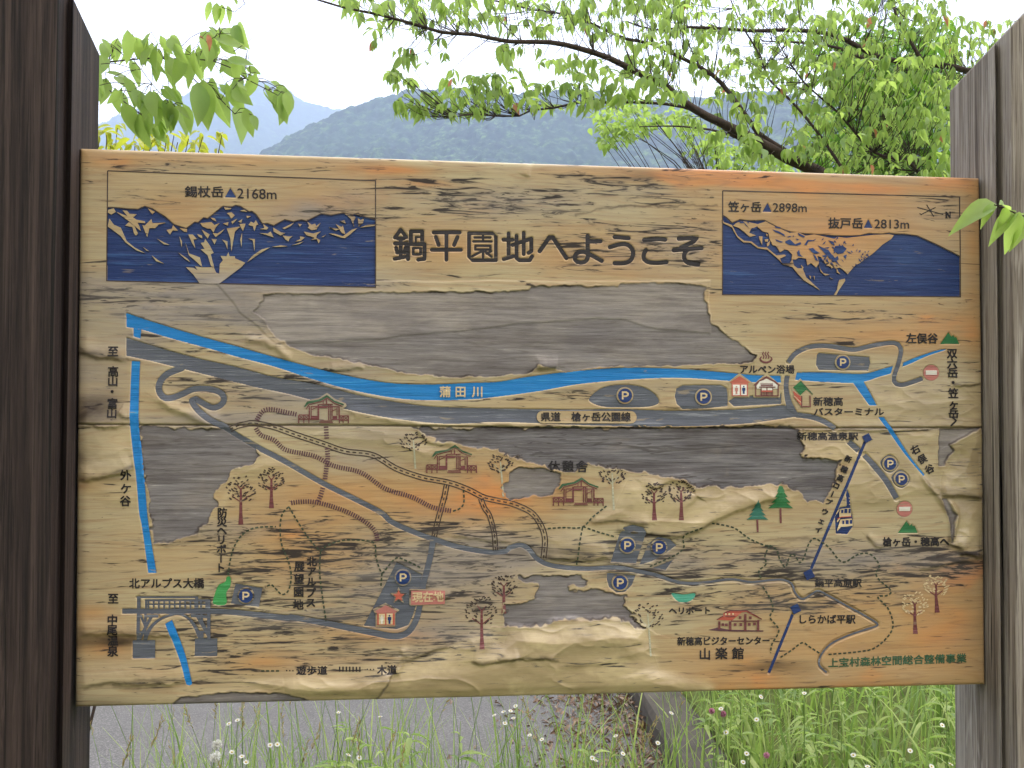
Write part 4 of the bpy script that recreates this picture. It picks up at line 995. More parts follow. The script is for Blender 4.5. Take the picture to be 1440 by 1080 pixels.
lot(t('G', 716, 340, 760, 232, 812, 196, 868, 206, 906, 240, 860, 272, 780, 322)); p_mark('G', 815, 250)
lot(t('G', 783, 355, 890, 312, 850, 366))
lot(t('G', 553, 378, 698, 392, 680, 440, 645, 476, 600, 480, 562, 452, 550, 410)); p_mark('G', 618, 428)
for cx, cy in ((757, 835), (813, 912)):
    lot(t('D', cx - 6, cy - 46, cx + 30, cy - 28, cx + 46, cy + 8, cx + 8, cy + 46, cx - 30, cy + 30, cx - 48, cy - 10), 2); p_mark('D', cx, cy, 9.0)
art('helipad_mark').poly(t('E', 1080, 538, 1086, 490, 1106, 442, 1140, 424, 1146, 402, 1160, 396, 1170, 410, 1166, 450, 1147, 480, 1145, 539), 'lawn', 'cut', curve=2)
art('helipad_mark').poly(t('G', 880, 482, 940, 488, 998, 482, 992, 510, 955, 529, 915, 526, 890, 505), 'teal', 'cut', curve=2)

# wooden walkway, double track, footpaths
for pts in [t('B', 310, 585, 240, 570, 180, 560, 140, 572, 115, 612), t('B', 110, 658, 135, 692, 200, 715, 260, 765, 400, 795, 500, 845, 640, 880, 760, 960, 900, 1005, 1000, 1055, 1092, 1073), t('B', 463, 650, 466, 705), t('B', 468, 760, 472, 800, 466, 850, 458, 910), t('B', 446, 960, 438, 990, 425, 1022),
            np.vstack([t('F', 290, 25, 330, 20, 400, 20, 500, 45, 600, 85, 680, 135, 715, 175, 722, 212)])]:
    art('boardwalk_drawing').ticks(pts, 6.6, 3.3, 'purple', 1.8)
art('boardwalk_sample').ticks(t('F', 532, 865, 634, 865), 7.0, 4.2, 'dark', 2.0)
a = art('double_track')
for pts, w in [(np.vstack([t('A', 1165, 662, 1200, 645, 1250, 633), t('B', 100, 630, 200, 650, 300, 685, 450, 735, 560, 772, 700, 792, 820, 860, 950, 905, 1080, 930, 1180, 965, 1260, 1005), t('C', 0, 1022, 80, 1040), t('G', 170, 75, 218, 140, 238, 210, 230, 305)]), 7.0),
               (np.vstack([t('B', 1073, 942, 1060, 1010), t('F', 1060, 0, 1032, 100, 1010, 195)]), 6.6), (np.vstack([t('B', 1245, 1010, 1265, 1060), t('F', 1290, 90, 1313, 180, 1320, 265)]), 6.2)]:
    p = smooth(pts, 4); tg = np.gradient(p, axis=0); tg /= np.linalg.norm(tg, axis=1)[:, None]; nn = np.stack([-tg[:, 1], tg[:, 0]], 1)
    a.line(p + nn * w / 2, 1.5, 'trim', caps=False).line(p - nn * w / 2, 1.5, 'trim', caps=False)
    a.dashes(p, 1.7, 5.2, 3.8, 'trim')
for pts in [t('F', 275, 45, 242, 80, 231, 150, 240, 240, 273, 320, 287, 400, 272, 470, 240, 488, 212, 462, 185, 438, 155, 452), t('F', 275, 45, 320, 120, 380, 210, 435, 270), t('F', 435, 270, 470, 240, 540, 216, 620, 213, 705, 228, 716, 300, 745, 378, 780, 342, 820, 303, 870, 318, 950, 357),
            t('F', 746, 380, 740, 455), t('F', 435, 272, 431, 380, 445, 500, 463, 622), np.vstack([t('E', 1155, 392, 1170, 300, 1195, 230, 1240, 175, 1300, 150, 1398, 145)]), t('B', 1105, 1075, 1142, 1060, 1160, 1030, 1158, 968), t('G', 252, 155, 330, 150, 425, 148, 480, 95, 552, 38), t('G', 430, 145, 500, 170, 597, 198), t('G', 428, 150, 412, 230, 398, 338),
            np.vstack([t('G', 1080, 128, 1190, 150, 1270, 205, 1350, 240), t('H', 150, 240, 185, 262, 202, 310, 230, 350, 250, 300, 267, 283, 285, 300, 302, 328, 325, 300, 345, 240, 372, 205, 405, 218, 450, 250, 500, 312, 535, 323, 600, 285, 660, 285, 705, 340, 688, 380, 705, 415, 765, 470, 740, 495, 697, 502, 750, 560, 775, 640, 750, 700, 680, 760, 600, 778, 445, 792)]),
            t('H', 402, 785, 350, 752, 315, 732, 260, 770, 205, 805), t('H', 150, 240, 126, 295, 132, 335, 95, 370, 107, 405), t('G', 1340, 450, 1372, 500, 1392, 560, 1376, 605, 1420, 668, 1385, 740, 1378, 785), t('G', 1030, 150, 940, 190, 940, 250, 895, 290, 768, 347), t('F', 135, 875, 232, 875)]:
    art('footpath_drawing').dashes(pts, 2.2, 4.4, 2.5, 'dash', 2)

# ropeway
a = art('ropeway_line')
a.line(np.vstack([t('D', 633, 725), t('H', 358, 370)]), 4.6, 'navy', 'cut', caps=False)
a.line(t('H', 268, 590, 148, 885), 4.4, 'navy', 'cut', caps=False)
for k, x, y, r in (('D', 640, 706, 26), ('H', 348, 388, 30), ('H', 280, 562, 28)):
    a.poly(t(k, x - r * .95, y - r * .35, x + r * .35, y - r * 1.0, x + r * 1.05, y + r * .3, x - r * .3, y + r * .95), 'navy', 'over')
a = art('cable_car_symbol')
a.poly(t('S', 362, 330, 395, 410, 412, 570, 440, 700, 440, 815, 370, 912, 225, 905, 212, 700, 270, 570, 355, 555, 350, 400), 'navy', 'cut')
for q in [(225, 640, 265, 585, 265, 600, 228, 660), (275, 590, 350, 578, 405, 578, 415, 640, 412, 680, 350, 690, 265, 690, 262, 640), (232, 740, 270, 690, 272, 720, 236, 760), (278, 720, 420, 710, 430, 750, 432, 800, 350, 812, 285, 815, 255, 850, 240, 870, 236, 850), ]:
    a.poly(t('S', *q), 'cream', 'over')
for q in [(285, 600, 312, 640), (325, 585, 362, 640), (378, 585, 405, 640), (300, 735, 325, 780), (342, 730, 380, 780), (395, 728, 425, 775)]:
    a.poly(t('S', q[0], q[1], q[2], q[1], q[2], q[3], q[0], q[3]), 'navy', 'over')
for q in [(382, 450), (388, 490), (388, 530)]: a.disc(t('S', *q)[0], 0.8, 'cream', 'over', n=8)
a.line(t('S', 240, 715, 285, 690, 415, 685), 1.2, 'red', 'over')

# bridge on the map
a = art('bridge_symbol')
for q in [(75, 352, 866, 352, 866, 402, 75, 402), (168, 636, 372, 636, 372, 800, 166, 800), (725, 618, 926, 618, 926, 780, 722, 780)]:
    a.poly(t('V', *q), 'road', 'cut')
for q, w in [((207, 252, 755, 252), 2.8), ((225, 252, 225, 350), 5), ((282, 280, 862, 280), 2.8), ((290, 280, 290, 350), 2.6), ((285, 316, 862, 316), 1.8), ((742, 255, 742, 350), 4.4), ((850, 280, 850, 640), 4.6), ((222, 402, 222, 640), 4.6), ((285, 402, 285, 640), 3.4),
             ((240, 410, 290, 520), 3), ((345, 410, 225, 640), 4), ((300, 420, 400, 420), 4), ((740, 410, 850, 600), 4), ((785, 402, 790, 470, 840, 560), 3), ((690, 415, 860, 430), 4), ((790, 560, 790, 620), 4), ((222, 560, 300, 560), 2.4), ((760, 560, 850, 560), 2.4)]:
    a.line(t('V', *q), w, 'road', 'cut', caps=False)
a.line(t('V', 280, 636, 310, 560, 360, 490, 430, 440, 520, 408, 570, 400, 620, 412, 680, 450, 730, 520, 775, 618), [6, 5, 4, 3, 3, 3, 4, 5, 6], 'road', 'cut', curve=2, caps=False)
for k in range(12): a.line(t('V', 310 + k * 47, 285, 310 + k * 47, 350), 2.2 if k != 9 else 3.5, 'road', 'cut', caps=False)

# trees drawn on the map
def tree_mark(k, cx, cy, R, bx, by, leaf='trim', trunk='brown', birch=False, lx=0):
    a = art('tree_symbol'); s = TILES[k][2]; c = t(k, cx, cy)[0]; b = t(k, bx, by)[0] if not lx else t(lx, bx, by)[0]; R = R / s
    q = random.Random(int(cx * 7 + cy))
    top = c + (0, -R * 0.12)
    if birch:
        a.line(np.array([top, (top + b) / 2, b]), [1.6, 2.4, 2.6], trunk, caps=False)
        for dx in (-0.5, 0.45): a.line(np.array([c + (0, R * 0.75), c + (dx * R, 0.1 * R)]), 1.0, trunk)
    else:
        a.line(np.array([top, c + (0, R * 0.9), (c + b) / 2 + (0, R * 0.4), b]), [2.6, 3.6, 4.4, 7.0], trunk, caps=False)
        for dx, dy in ((-0.62, 0.42), (0.55, 0.4)): a.line(np.array([c + (0, R * 0.85), c + (dx * R, dy * R)]), 1.5, trunk)
        for dx, dy in ((-0.28, -0.38), (0.28, -0.36)): a.line(np.array([c + (0, R * 0.0), c + (dx * R, dy * R)]), 1.4, trunk)
    n = 64 if not birch else 46
    for i in range(n):
        r = R * math.sqrt(q.uniform(0.06, 1.15)); th = i * 2.399963
        p = c + (r * math.cos(th), r * math.sin(th) * (0.95 if not birch else 0.7))
        if p[1] > c[1] + R * 0.75 or abs(p[0] - c[0]) < R * 0.12 and p[1] > c[1]: continue
        d = np.array([q.uniform(0.7, 1.0), -q.uniform(0.15, 0.75) * np.sign(p[0] - c[0] + 0.1)]); L = q.uniform(1.3, 2.0)
        a.line(np.array([p - d * L, p + d * L]), 1.7, leaf, caps=False)
tree_mark('A', 1220, 968, 72, 1220, 135, lx='E'); tree_mark('B', 187, 918, 62, 187, 52, lx='F'); tree_mark('F', 1250, 575, 78, 1250, 760, trunk='brown'); tree_mark('F', 1362, 450, 62, 1362, 585)
tree_mark('C', 788, 988, 58, 790, 112, lx='G'); tree_mark('C', 925, 978, 62, 925, 112, lx='G'); tree_mark('H', 992, 445, 60, 998, 580, leaf='cream'); tree_mark('H', 885, 542, 66, 888, 688, leaf='cream')
tree_mark('B', 905, 722, 62, 915, 860, birch=True, trunk='silver'); tree_mark('B', 1345, 832, 62, 1360, 1002, birch=True, trunk='silver'); tree_mark('C', 578, 890, 66, 585, 60, birch=True, trunk='silver', lx='G'); tree_mark('G', 758, 595, 82, 772, 800, birch=True, trunk='silver')
def fir_mark(k, x, y, w, h, th, mat):
    a = art('tree_symbol')
    for i in range(4):
        ww = w * (0.34 + 0.22 * i); y0 = y + h * (0.20 * i); y1 = y + h * (0.36 + 0.215 * i)
        a.poly(t(k, x, y0, x + ww, y1, x, y1 - h * .03, x - ww, y1), mat, 'over' if i else 'top')
    a.line(t(k, x, y + h, x + 2, y + h + th), 2.6, 'brown', caps=False)
fir_mark('D', 205, 930, 64, 130, 76, 'green'); fir_mark('H', 88, 8, 56, 102, 62, 'pine')

# little houses
def pavilion(dx, dy):
    a = art('pavilion_symbol'); P = lambda *q: t('W', *q) + (dx, dy)
    a.poly(P(255, 470, 330, 360, 600, 300, 770, 190, 940, 320, 1180, 420, 1200, 480, 1080, 560, 1270, 660, 1270, 850, 140, 850, 140, 650, 340, 560), 'board', 'top', carve=False, skirt=True)
    a.poly(P(270, 490, 340, 380, 600, 335, 770, 235, 930, 360, 1140, 435, 1130, 465, 940, 400, 775, 285, 640, 365, 370, 430, 300, 495), 'script', 'over')
    a.line(P(320, 540, 380, 450, 640, 385, 775, 305, 930, 420, 1110, 490), 1.3, 'brown', 'over')
    for q, w in [((390, 480, 390, 770), 1.6), ((430, 480, 430, 770), 1.2), ((585, 440, 585, 780), 2.4), ((810, 440, 810, 780), 1.6), ((855, 440, 855, 780), 1.4), ((885, 470, 885, 690), 1.2), ((1035, 490, 1035, 770), 1.8), ((990, 490, 990, 680), 1.2), ((440, 485, 1030, 490), 1.4), ((600, 440, 900, 440), 1.4),
                 ((690, 360, 690, 430), 1.2), ((760, 320, 760, 430), 1.6), ((440, 560, 560, 500), 1.2), ((890, 580, 990, 540), 1.2), ((620, 800, 890, 800), 1.3), ((600, 830, 900, 830), 1.3), ((400, 770, 580, 770), 1.3), ((870, 770, 1030, 770), 1.3), ((160, 670, 380, 670), 1.3), ((160, 765, 380, 765), 1.3), ((1040, 690, 1240, 690), 1.3), ((1040, 785, 1240, 785), 1.3),
                 ((160, 670, 160, 850), 1.6), ((270, 670, 270, 850), 1.4), ((380, 670, 380, 850), 1.4), ((1040, 690, 1040, 850), 1.4), ((1120, 690, 1120, 850), 1.4), ((1235, 690, 1235, 850), 1.6), ((170, 680, 260, 760), 0.9), ((260, 680, 170, 760), 0.9), ((280, 680, 370, 760), 0.9), ((370, 680, 280, 760), 0.9), ((1050, 700, 1110, 780), 0.9), ((1110, 700, 1050, 780), 0.9), ((1130, 700, 1225, 780), 0.9), ((1225, 700, 1130, 780), 0.9)]:
        a.line(P(*q), w, 'brown', 'over', caps=False)
    a.poly(P(420, 690, 570, 690, 570, 770, 420, 770), 'brown', 'over'); a.poly(P(890, 690, 990, 690, 990, 770, 890, 770), 'brown', 'over')
    a.poly(P(600, 495, 790, 495, 760, 520, 600, 520), 'brown', 'over')
pavilion(0, 0); pavilion(179.8, 70); pavilion(357.6, 115.8)
def person_mark(a, k, x, y, h, mat):
    s = h / 100
    a.disc(t(k, x, y - 42 * s)[0], 10 * s / TILES[k][2] * 1.0, mat, 'over', n=10)
    a.poly(t(k, x - 20 * s, y - 28 * s, x + 20 * s, y - 28 * s, x + 20 * s, y + 10 * s, x + 12 * s, y + 10 * s, x + 11 * s, y + 50 * s, x - 11 * s, y + 50 * s, x - 12 * s, y + 10 * s, x - 20 * s, y + 10 * s), mat, 'over')
a = art('toilet_symbol')
a.poly(t('N', 60, 440, 220, 315, 385, 435, 345, 450, 345, 618, 85, 618, 85, 450), 'board', 'top', carve=False, skirt=True)
a.poly(t('N', 90, 432, 220, 350, 352, 432, 320, 440, 120, 440), 'red', 'over'); a.poly(t('N', 118, 440, 325, 440, 325, 602, 118, 602), 'red', 'over')
a.poly(t('N', 135, 460, 220, 460, 220, 590, 135, 590), 'white', 'over'); a.poly(t('N', 238, 460, 308, 460, 308, 590, 238, 590), 'white', 'over')
person_mark(a, 'N', 178, 528, 100, 'pink'); person_mark(a, 'N', 270, 525, 100, 'navy')
a = art('bath_house_symbol')
a.poly(t('N', 385, 465, 560, 315, 740, 465, 730, 620, 395, 620), 'board', 'top', carve=False, skirt=True)
a.poly(t('N', 450, 415, 560, 350, 670, 415, 735, 465, 715, 470, 560, 372, 415, 470, 395, 465), 'brown', 'over')
a.poly(t('N', 470, 420, 560, 385, 650, 425, 700, 470, 700, 510, 440, 510, 430, 480), 'white', 'over')
for q, w in [((422, 465, 422, 602), 1.5), ((705, 470, 705, 602), 1.5), ((415, 600, 712, 600), 1.5), ((480, 450, 640, 450), 1.3), ((485, 470, 640, 470), 1.6), ((465, 490, 670, 490), 1.4), ((490, 500, 490, 600), 1.2), ((635, 500, 635, 600), 1.2), ((563, 490, 563, 600), 1.4)] + [((500 + k * 17, 535, 500 + k * 17, 600), 0.9) for k in range(9)]:
    a.line(t('N', *q), w, 'brown', 'over', caps=False)
a.poly(t('N', 498, 505, 555, 505, 555, 532, 498, 532), 'white', 'over'); a.poly(t('N', 570, 505, 630, 505, 630, 532, 570, 532), 'white', 'over'); a.line(t('N', 495, 540, 632, 540), 2.4, 'red', 'over', caps=False)
a = art('toilet_symbol')
a.poly(t('Q', 125, 690, 290, 610, 465, 700, 415, 745, 412, 912, 165, 912, 165, 750), 'board', 'top', carve=False, skirt=True)
a.poly(t('Q', 160, 712, 290, 635, 435, 712, 400, 740, 185, 740), 'pink', 'over')
a.poly(t('Q', 185, 740, 405, 740, 405, 885, 185, 885), 'red', 'over')
a.poly(t('Q', 205, 745, 283, 745, 283, 878, 205, 878), 'cream', 'over'); a.poly(t('Q', 302, 740, 380, 740, 380, 878, 302, 878), 'cream', 'over')
person_mark(a, 'Q', 243, 818, 105, 'white'); person_mark(a, 'Q', 340, 815, 112, 'navy')
a = art('bus_terminal_symbol')
a.poly(t('N', 880, 490, 990, 380, 1150, 570, 1130, 600, 1125, 745, 1000, 750, 890, 610), 'board', 'top', carve=False, skirt=True)
a.poly(t('N', 895, 492, 990, 412, 1140, 580, 1065, 520, 985, 590), 'green', 'over'); a.line(t('N', 990, 412, 1142, 582), 1.4, 'script', 'over')
a.poly(t('N', 890, 540, 905, 545, 1005, 620, 1005, 735, 905, 620, 905, 570), 'red', 'over'); a.line(t('N', 905, 600, 1000, 690), 1.0, 'cream', 'over')
a.line(t('N', 1003, 600, 1003, 735, 1112, 735, 1108, 595), 1.6, 'brown', 'over', caps=False)
a = art('hot_spring_symbol')
for k in range(3): a.line(t('N', 525 + k * 32, 42, 512 + k * 32, 70, 530 + k * 32, 100, 518 + k * 32, 130), 1.5, 'brown', curve=1.5)
a.line(t('N', 500, 105, 478, 130, 500, 160, 550, 178, 600, 165, 630, 135, 612, 105), [1.2, 2, 2.6, 2.8, 2.6, 2, 1.2], 'brown', curve=1.5)
a = art('visitor_centre_symbol')
a.poly(t('X', 240, 450, 380, 360, 385, 320, 450, 275, 520, 260, 860, 258, 960, 320, 1165, 440, 1120, 430, 850, 290, 760, 300, 560, 465, 300, 455), 'red', 'top')
a.poly(t('X', 75, 655, 270, 605, 500, 650, 1195, 665, 1195, 690, 640, 690, 300, 680), 'purple', 'top')
for q, w in [((302, 480, 302, 640), 3.2), ((520, 480, 520, 660), 3.6), ((825, 330, 825, 680), 3.4), ((1085, 450, 1085, 680), 3.2), ((540, 475, 1100, 475), 1.6)]: a.line(t('X', *q), w, 'brown', 'over', caps=False)
for x, y in [(370, 545), (440, 550), (620, 545), (735, 545), (905, 540), (1010, 530), (720, 400), (925, 405)]: a.poly(t('X', x - 27, y - 28, x + 27, y - 28, x + 27, y + 28, x - 27, y + 28), 'brown', 'over')
for x in (430, 500, 575): a.disc(t('X', x, 332)[0], 1.5, 'cream', 'over', n=10)
a.line(t('X', 420, 374, 620, 374), 1.2, 'brown', 'over'); a.line(t('X', 250, 445, 380, 365), 1.2, 'brown', 'over'); a.line(t('X', 400, 310, 520, 262, 860, 262, 1160, 436), 1.4, 'brown', 'over')

# star, red plate, no-entry signs, green hills
a = art('you_are_here_star'); c = t('Q', 455, 520)[0]
st = lambda r: np.array([[c[0] + (r if i % 2 == 0 else r * .47) * math.sin(i * math.pi / 5), c[1] - (r if i % 2 == 0 else r * .47) * math.cos(i * math.pi / 5)] for i in range(10)])
a.poly(st(12.2), 'board', 'top', carve=False, skirt=True); a.poly(st(8.6), 'red', 'over')
a = art('you_are_here_plate')
a.poly(t('Q', 590, 445, 600, 432, 1045, 438, 1050, 448, 1046, 630, 610, 645, 592, 630), 'board', 'top', carve=False, skirt=True)
a.poly(t('Q', 615, 452, 1042, 450, 1038, 622, 612, 632), 'pink', 'over')
put_text(a, '現在地', t('Q', 632, 598)[0], t('Q', 1020, 588)[0], 14.0, 'cream', 0.014, 'over')
for k, x, y in (('D', 967, 375), ('H', 832, 56)):
    a = art('no_entry_symbol'); a.disc(t(k, x, y)[0], 11.0, 'pink', 'top', carve=True); a.poly(t(k, x - 28, y - 11, x + 28, y - 11, x + 28, y + 10, x - 28, y + 10), 'white', 'over')
for k, x, y, w in (('D', 1064, 200, 50), ('H', 852, 148, 52)):
    art('green_hill_symbol').poly(t(k, x - w, y + 31, x - w * .15, y - 32, x + w * .2, y - 8, x + w * .38, y - 18, x + w * .5, y - 4, x + w * .66, y - 8, x + w, y + 31), 'green', 'cut')

# lettering of the places
def words(*rows):
    for kind, *r in rows:
        a = art('lettering')
        if kind == 'h':
            txt, k, x0, y0, x1, y1, h = r[:7]; mat = r[7] if len(r) > 7 else 'dark'; b = r[8] if len(r) > 8 else 0.012
            put_text(a, txt, t(k, x0, y0)[0], t(k, x1, y1)[0], h / TILES[k][2], mat, b, 'over' if mat == 'cream' else 'top')
        else:
            k, size, rot, mat, items = r
            put_chars(a, [(c,) + tuple(t(k, x, y)[0]) for c, x, y in items], size / TILES[k][2], mat, 0.014, rot, 'over' if mat == 'cream' else 'top')
words(('v', 'A', 52, 0, 'dark', [('至', 576, 268), ('高', 575, 370), ('山', 573, 418), ('・', 570, 470), ('富', 572, 532), ('山', 570, 580)]),
      ('v', 'A', 52, 0, 'dark', [('外', 640, 893), ('ケ', 640, 962), ('谷', 637, 1024)]),
      ('v', 'B', 54, 0, 'cream', [('蒲', 1065, 472), ('田', 1143, 472), ('川', 1227, 472)]),
      ('v', 'C', 56, 0, 'dark', [('休', 285, 850), ('憩', 355, 850), ('舎', 425, 850)]),
      ('h', 'アルペン浴場', 'N', 230, 315, 912, 318, 104), ('h', '新穂高', 'D', 372, 542, 520, 542, 43), ('h', 'バスターミナル', 'D', 375, 590, 726, 590, 36), ('h', '新穂高温泉駅', 'D', 290, 716, 596, 716, 40),
      ('v', 'D', 50, 0, 'dark', [('左', 866, 202), ('俣', 920, 202), ('谷', 974, 202)]),
      ('v', 'D', 50, 0, 'dark', [('双', 1073, 278), ('六', 1073, 330), ('岳', 1074, 376), ('・', 1075, 424), ('笠', 1075, 480), ('ヶ', 1077, 535), ('岳', 1077, 580)]), ('v', 'D', 48, -90, 'dark', [('へ', 1078, 622)]),
      ('v', 'D', 44, 28, 'dark', [('右', 885, 765), ('俣', 920, 812), ('谷', 957, 862)]),
      ('v', 'S', 84, -24, 'dark', [('新', 372, -40), ('穂', 325, 90), ('高', 275, 200), ('ロ', 225, 295), ('ー', 176, 400), ('プ', 132, 505), ('ウ', 82, 628), ('ェ', 42, 745), ('イ', 0, 850)]),
      ('h', '槍ヶ岳・穂高へ', 'H', 722, 245, 1055, 243, 45, 'dark', 0.016), ('h', '鍋平高原駅', 'H', 380, 450, 615, 450, 41), ('h', 'しらかば平駅', 'H', 303, 636, 584, 636, 44),
      ('h', '上宝村森林空間総合整備事業', 'H', 448, 857, 1145, 832, 46, 'script', 0.012), ('h', 'ヘリポート', 'G', 866, 588, 1072, 586, 36), ('h', '新穂高ビジターセンター', 'G', 908, 746, 1373, 742, 42),
      ('v', 'G', 58, 0, 'dark', [('山', 1047, 790), ('楽', 1130, 787), ('館', 1213, 787)]),
      ('v', 'E', 48, 0, 'dark', [('防', 1127, 75), ('災', 1125, 121), ('ヘ', 1125, 166), ('リ', 1122, 212), ('ポ', 1122, 262), ('ー', 1120, 305), ('ト', 1122, 354)]),
      ('h', '北アルプス大橋', 'E', 657, 457, 1034, 456, 50), ('v', 'E', 52, 0, 'dark', [('至', 575, 510), ('中', 572, 617), ('尾', 572, 667), ('温', 574, 722), ('泉', 573, 776)]),
      ('v', 'F', 48, 0, 'dark', [('北', 391, 322), ('ア', 391, 372), ('ル', 389, 425), ('プ', 389, 480), ('ス', 386, 530)]), ('v', 'F', 50, 0, 'dark', [('展', 328, 347), ('望', 326, 411), ('園', 325, 475), ('地', 323, 541)]),
      ('h', '遊歩道', 'F', 314, 893, 469, 892, 42), ('h', '木道', 'F', 722, 889, 820, 888, 44))
for i, (x, y) in enumerate(((264, 873), (280, 873), (296, 873), (672, 865), (688, 865), (704, 865))):
    if i % 3 == 0: a = art('lettering')
    a.disc(t('F', x, y)[0], 1.0, 'dark', n=8)
a = art('road_name_plate'); 
an = np.linspace(math.pi / 2, 3 * math.pi / 2, 9)
a.poly(np.vstack([np.stack([226 + 30 * np.cos(an), 599 - 31 * np.sin(an)], 1), np.stack([672 - 30 * np.cos(an), 600 + 31 * np.sin(an)], 1)]) / 3.6 + (700, 420), 'board', 'top', carve=False, skirt=True)
put_text(a, '県道', t('C', 218, 620)[0], t('C', 316, 620)[0], 12.5, level='over'); put_text(a, '槍ヶ岳公園線', t('C', 372, 620)[0], t('C', 670, 620)[0], 12.5, level='over')

# ------------------------------------------------------------------ board mesh
def build_board():
    H = HS + EDGE - CARVE * DEPTH * np.clip(sm(np.minimum(np.minimum(JI, NX - 1 - JI), np.minimum(JJ, NZ - 1 - JJ)) * MM, 0.0, 0.008), 0, 1) - SEAM * 0.0035
    v = np.stack([GX, -H, GZ], -1).reshape(-1, 3)
    idx = np.arange(NX * NZ).reshape(NZ, NX)
    q = np.stack([idx[1:, :-1], idx[1:, 1:], idx[:-1, 1:], idx[:-1, :-1]], -1).reshape(-1, 4)
    rim = np.concatenate([idx[0, :], idx[1:, -1], idx[-1, -2::-1], idx[-2:0:-1, 0]])
    back = v[rim].copy(); back[:, 1] = THICK
    nb = len(v) + np.arange(len(rim)); r2 = np.roll(rim, -1); n2 = np.roll(nb, -1)
    side = np.stack([rim, r2, n2, nb], -1)
    V = np.concatenate([v, back]); Q = np.concatenate([q, side])
    me = bpy.data.meshes.new('board')
    me.vertices.add(len(V)); me.vertices.foreach_set('co', V.astype(np.float32).ravel())
    nl = Q.size + len(nb)
    me.loops.add(nl); me.loops.foreach_set('vertex_index', np.concatenate([Q.ravel(), nb[::-1]]).astype(np.int32))
    me.polygons.add(len(Q) + 1)
    me.polygons.foreach_set('loop_start', np.concatenate([np.arange(len(Q)) * 4, [Q.size]]).astype(np.int32))
    me.polygons.foreach_set('loop_total', np.concatenate([np.full(len(Q), 4), [len(nb)]]).astype(np.int32))
    me.polygons.foreach_set('use_smooth', np.concatenate([np.ones(len(q), bool), np.zeros(len(side) + 1, bool)]))
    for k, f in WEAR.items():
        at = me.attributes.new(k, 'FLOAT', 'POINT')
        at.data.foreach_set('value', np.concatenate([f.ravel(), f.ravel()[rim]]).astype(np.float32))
    me.materials.append(MAT['board']); me.update(calc_edges=True); me.validate()
    return link('board', me, sign)
board = build_board()
for name, a in ART: a.build(name, board)

# ------------------------------------------------------------------ posts: square timbers, the board set between their inner faces
def post(mat, out, back, board_at, cut, front, top_back, top_cut, foot_dx):
    """out = -1 left / +1 right; survey x of the inner face's rear edge, of the board, of the chamfer and of the front face"""
    YB, YC, YF = 0.126, -0.05, -0.085
    xi = at_y(board_at, 600, 0)[0] + out * 0.0015
    zb = at_y(back, top_back, YB)[2]; zc = at_y(cut[0], top_cut, YC)[2]
    k = (zc - zb) / (YB - YC)                                   # the cut top falls towards the back
    xf = at_y(front, 300, YF)[0]; W = 0.24
    bm = bmesh.new(); prof = [(xi, YB), (xi, YC), (xi + out * 0.014, YC + 0.022), (xf, YF), (xi + out * W, YF), (xi + out * W, YB)]
    lo = [bm.verts.new((x + foot_dx, y, -0.3)) for x, y in prof]
    hi = [bm.verts.new((x, y, zb + k * (YB - y) + 1.05 * abs(x - xi))) for x, y in prof]
    bm.faces.new(lo); bm.faces.new(hi[::-1])
    n = len(prof)
    for i in range(n): bm.faces.new((lo[i], lo[(i + 1) % n], hi[(i + 1) % n], hi[i]))
    bmesh.ops.recalc_face_normals(bm, faces=bm.faces)
    bmesh.ops.bevel(bm, geom=bm.edges[:], offset=0.0035, segments=2, affect='EDGES', profile=0.6)
    bmesh.ops.triangulate(bm, faces=[f for f in bm.faces if len(f.verts) > 4])
    me = bpy.data.meshes.new('post'); bm.to_mesh(me); bm.free(); me.materials.append(MAT[mat])
    return link('post', me, sign)
post('left_post', -1, 137, 108, (98,), 78, 77, -4, -0.004)
post('right_post', 1, 1337, 1383, (1405,), 1423, 130, 62, 0.004)
# ------------------------------------------------------------------ ground, road, kerb, hills
def sheet(name, pts, z, mat, **kw):
    bm = bmesh.new(); bm.faces.new([bm.verts.new((x, y, z)) for x, y in pts])
    me = bpy.data.meshes.new(name); bm.to_mesh(me); bm.free(); me.materials.append(MAT[mat])
    return link(name, me, None, **kw)
an = np.linspace(0, 2 * np.pi, 49)[:-1]
sheet('ground', [(12000 * math.cos(k), 12000 * math.sin(k)) for k in an], 0.0, 'soil', kind='structure')

KA = at_ground(884, 985)[:2]; KB = at_ground(930, 1078)[:2]        # foot of the kerb
kd = (KA - KB) / np.linalg.norm(KA - KB); kn = np.array([kd[1], -kd[0]])
if kn[0] < 0: kn = -kn
K0, K1 = KB - kd * 2.2, KB + kd * 26
sheet('road', [(-30, 0.9), tuple(K0 + kn * 0.05 + (0, 0)), tuple(K1 + kn * 0.05), (-30, 30)], 0.004, 'asphalt', kind='structure')
def kerb():
    bm = bmesh.new(); n = 120; rows = []
    prof = [(0.0, -0.1), (0.012, 0.10), (0.03, 0.125), (0.2, 0.135), (0.22, 0.12), (0.23, -0.1)]
    q = random.Random(3)
    for i in range(n + 1):
        p = K0 + (K1 - K0) * i / n
        joint = 0.02 if i % 11 == 5 else 0.0
        rows.append([bm.verts.new((*(p + kn * (a + q.uniform(-.006, .006))), max(b - joint, -0.1) + q.uniform(-.006, .006))) for a, b in prof])
    for r, s in zip(rows[:-1], rows[1:]):
        for k in range(len(prof) - 1): bm.faces.new((r[k], r[k + 1], s[k + 1], s[k]))
    bm.faces.new(rows[0]); bm.faces.new(rows[-1][::-1])
    bmesh.ops.recalc_face_normals(bm, faces=bm.faces)
    me = bpy.data.meshes.new('kerb'); bm.to_mesh(me); bm.free(); me.materials.append(MAT['concrete'])
    link('kerb', me, None, kind='structure')
kerb()
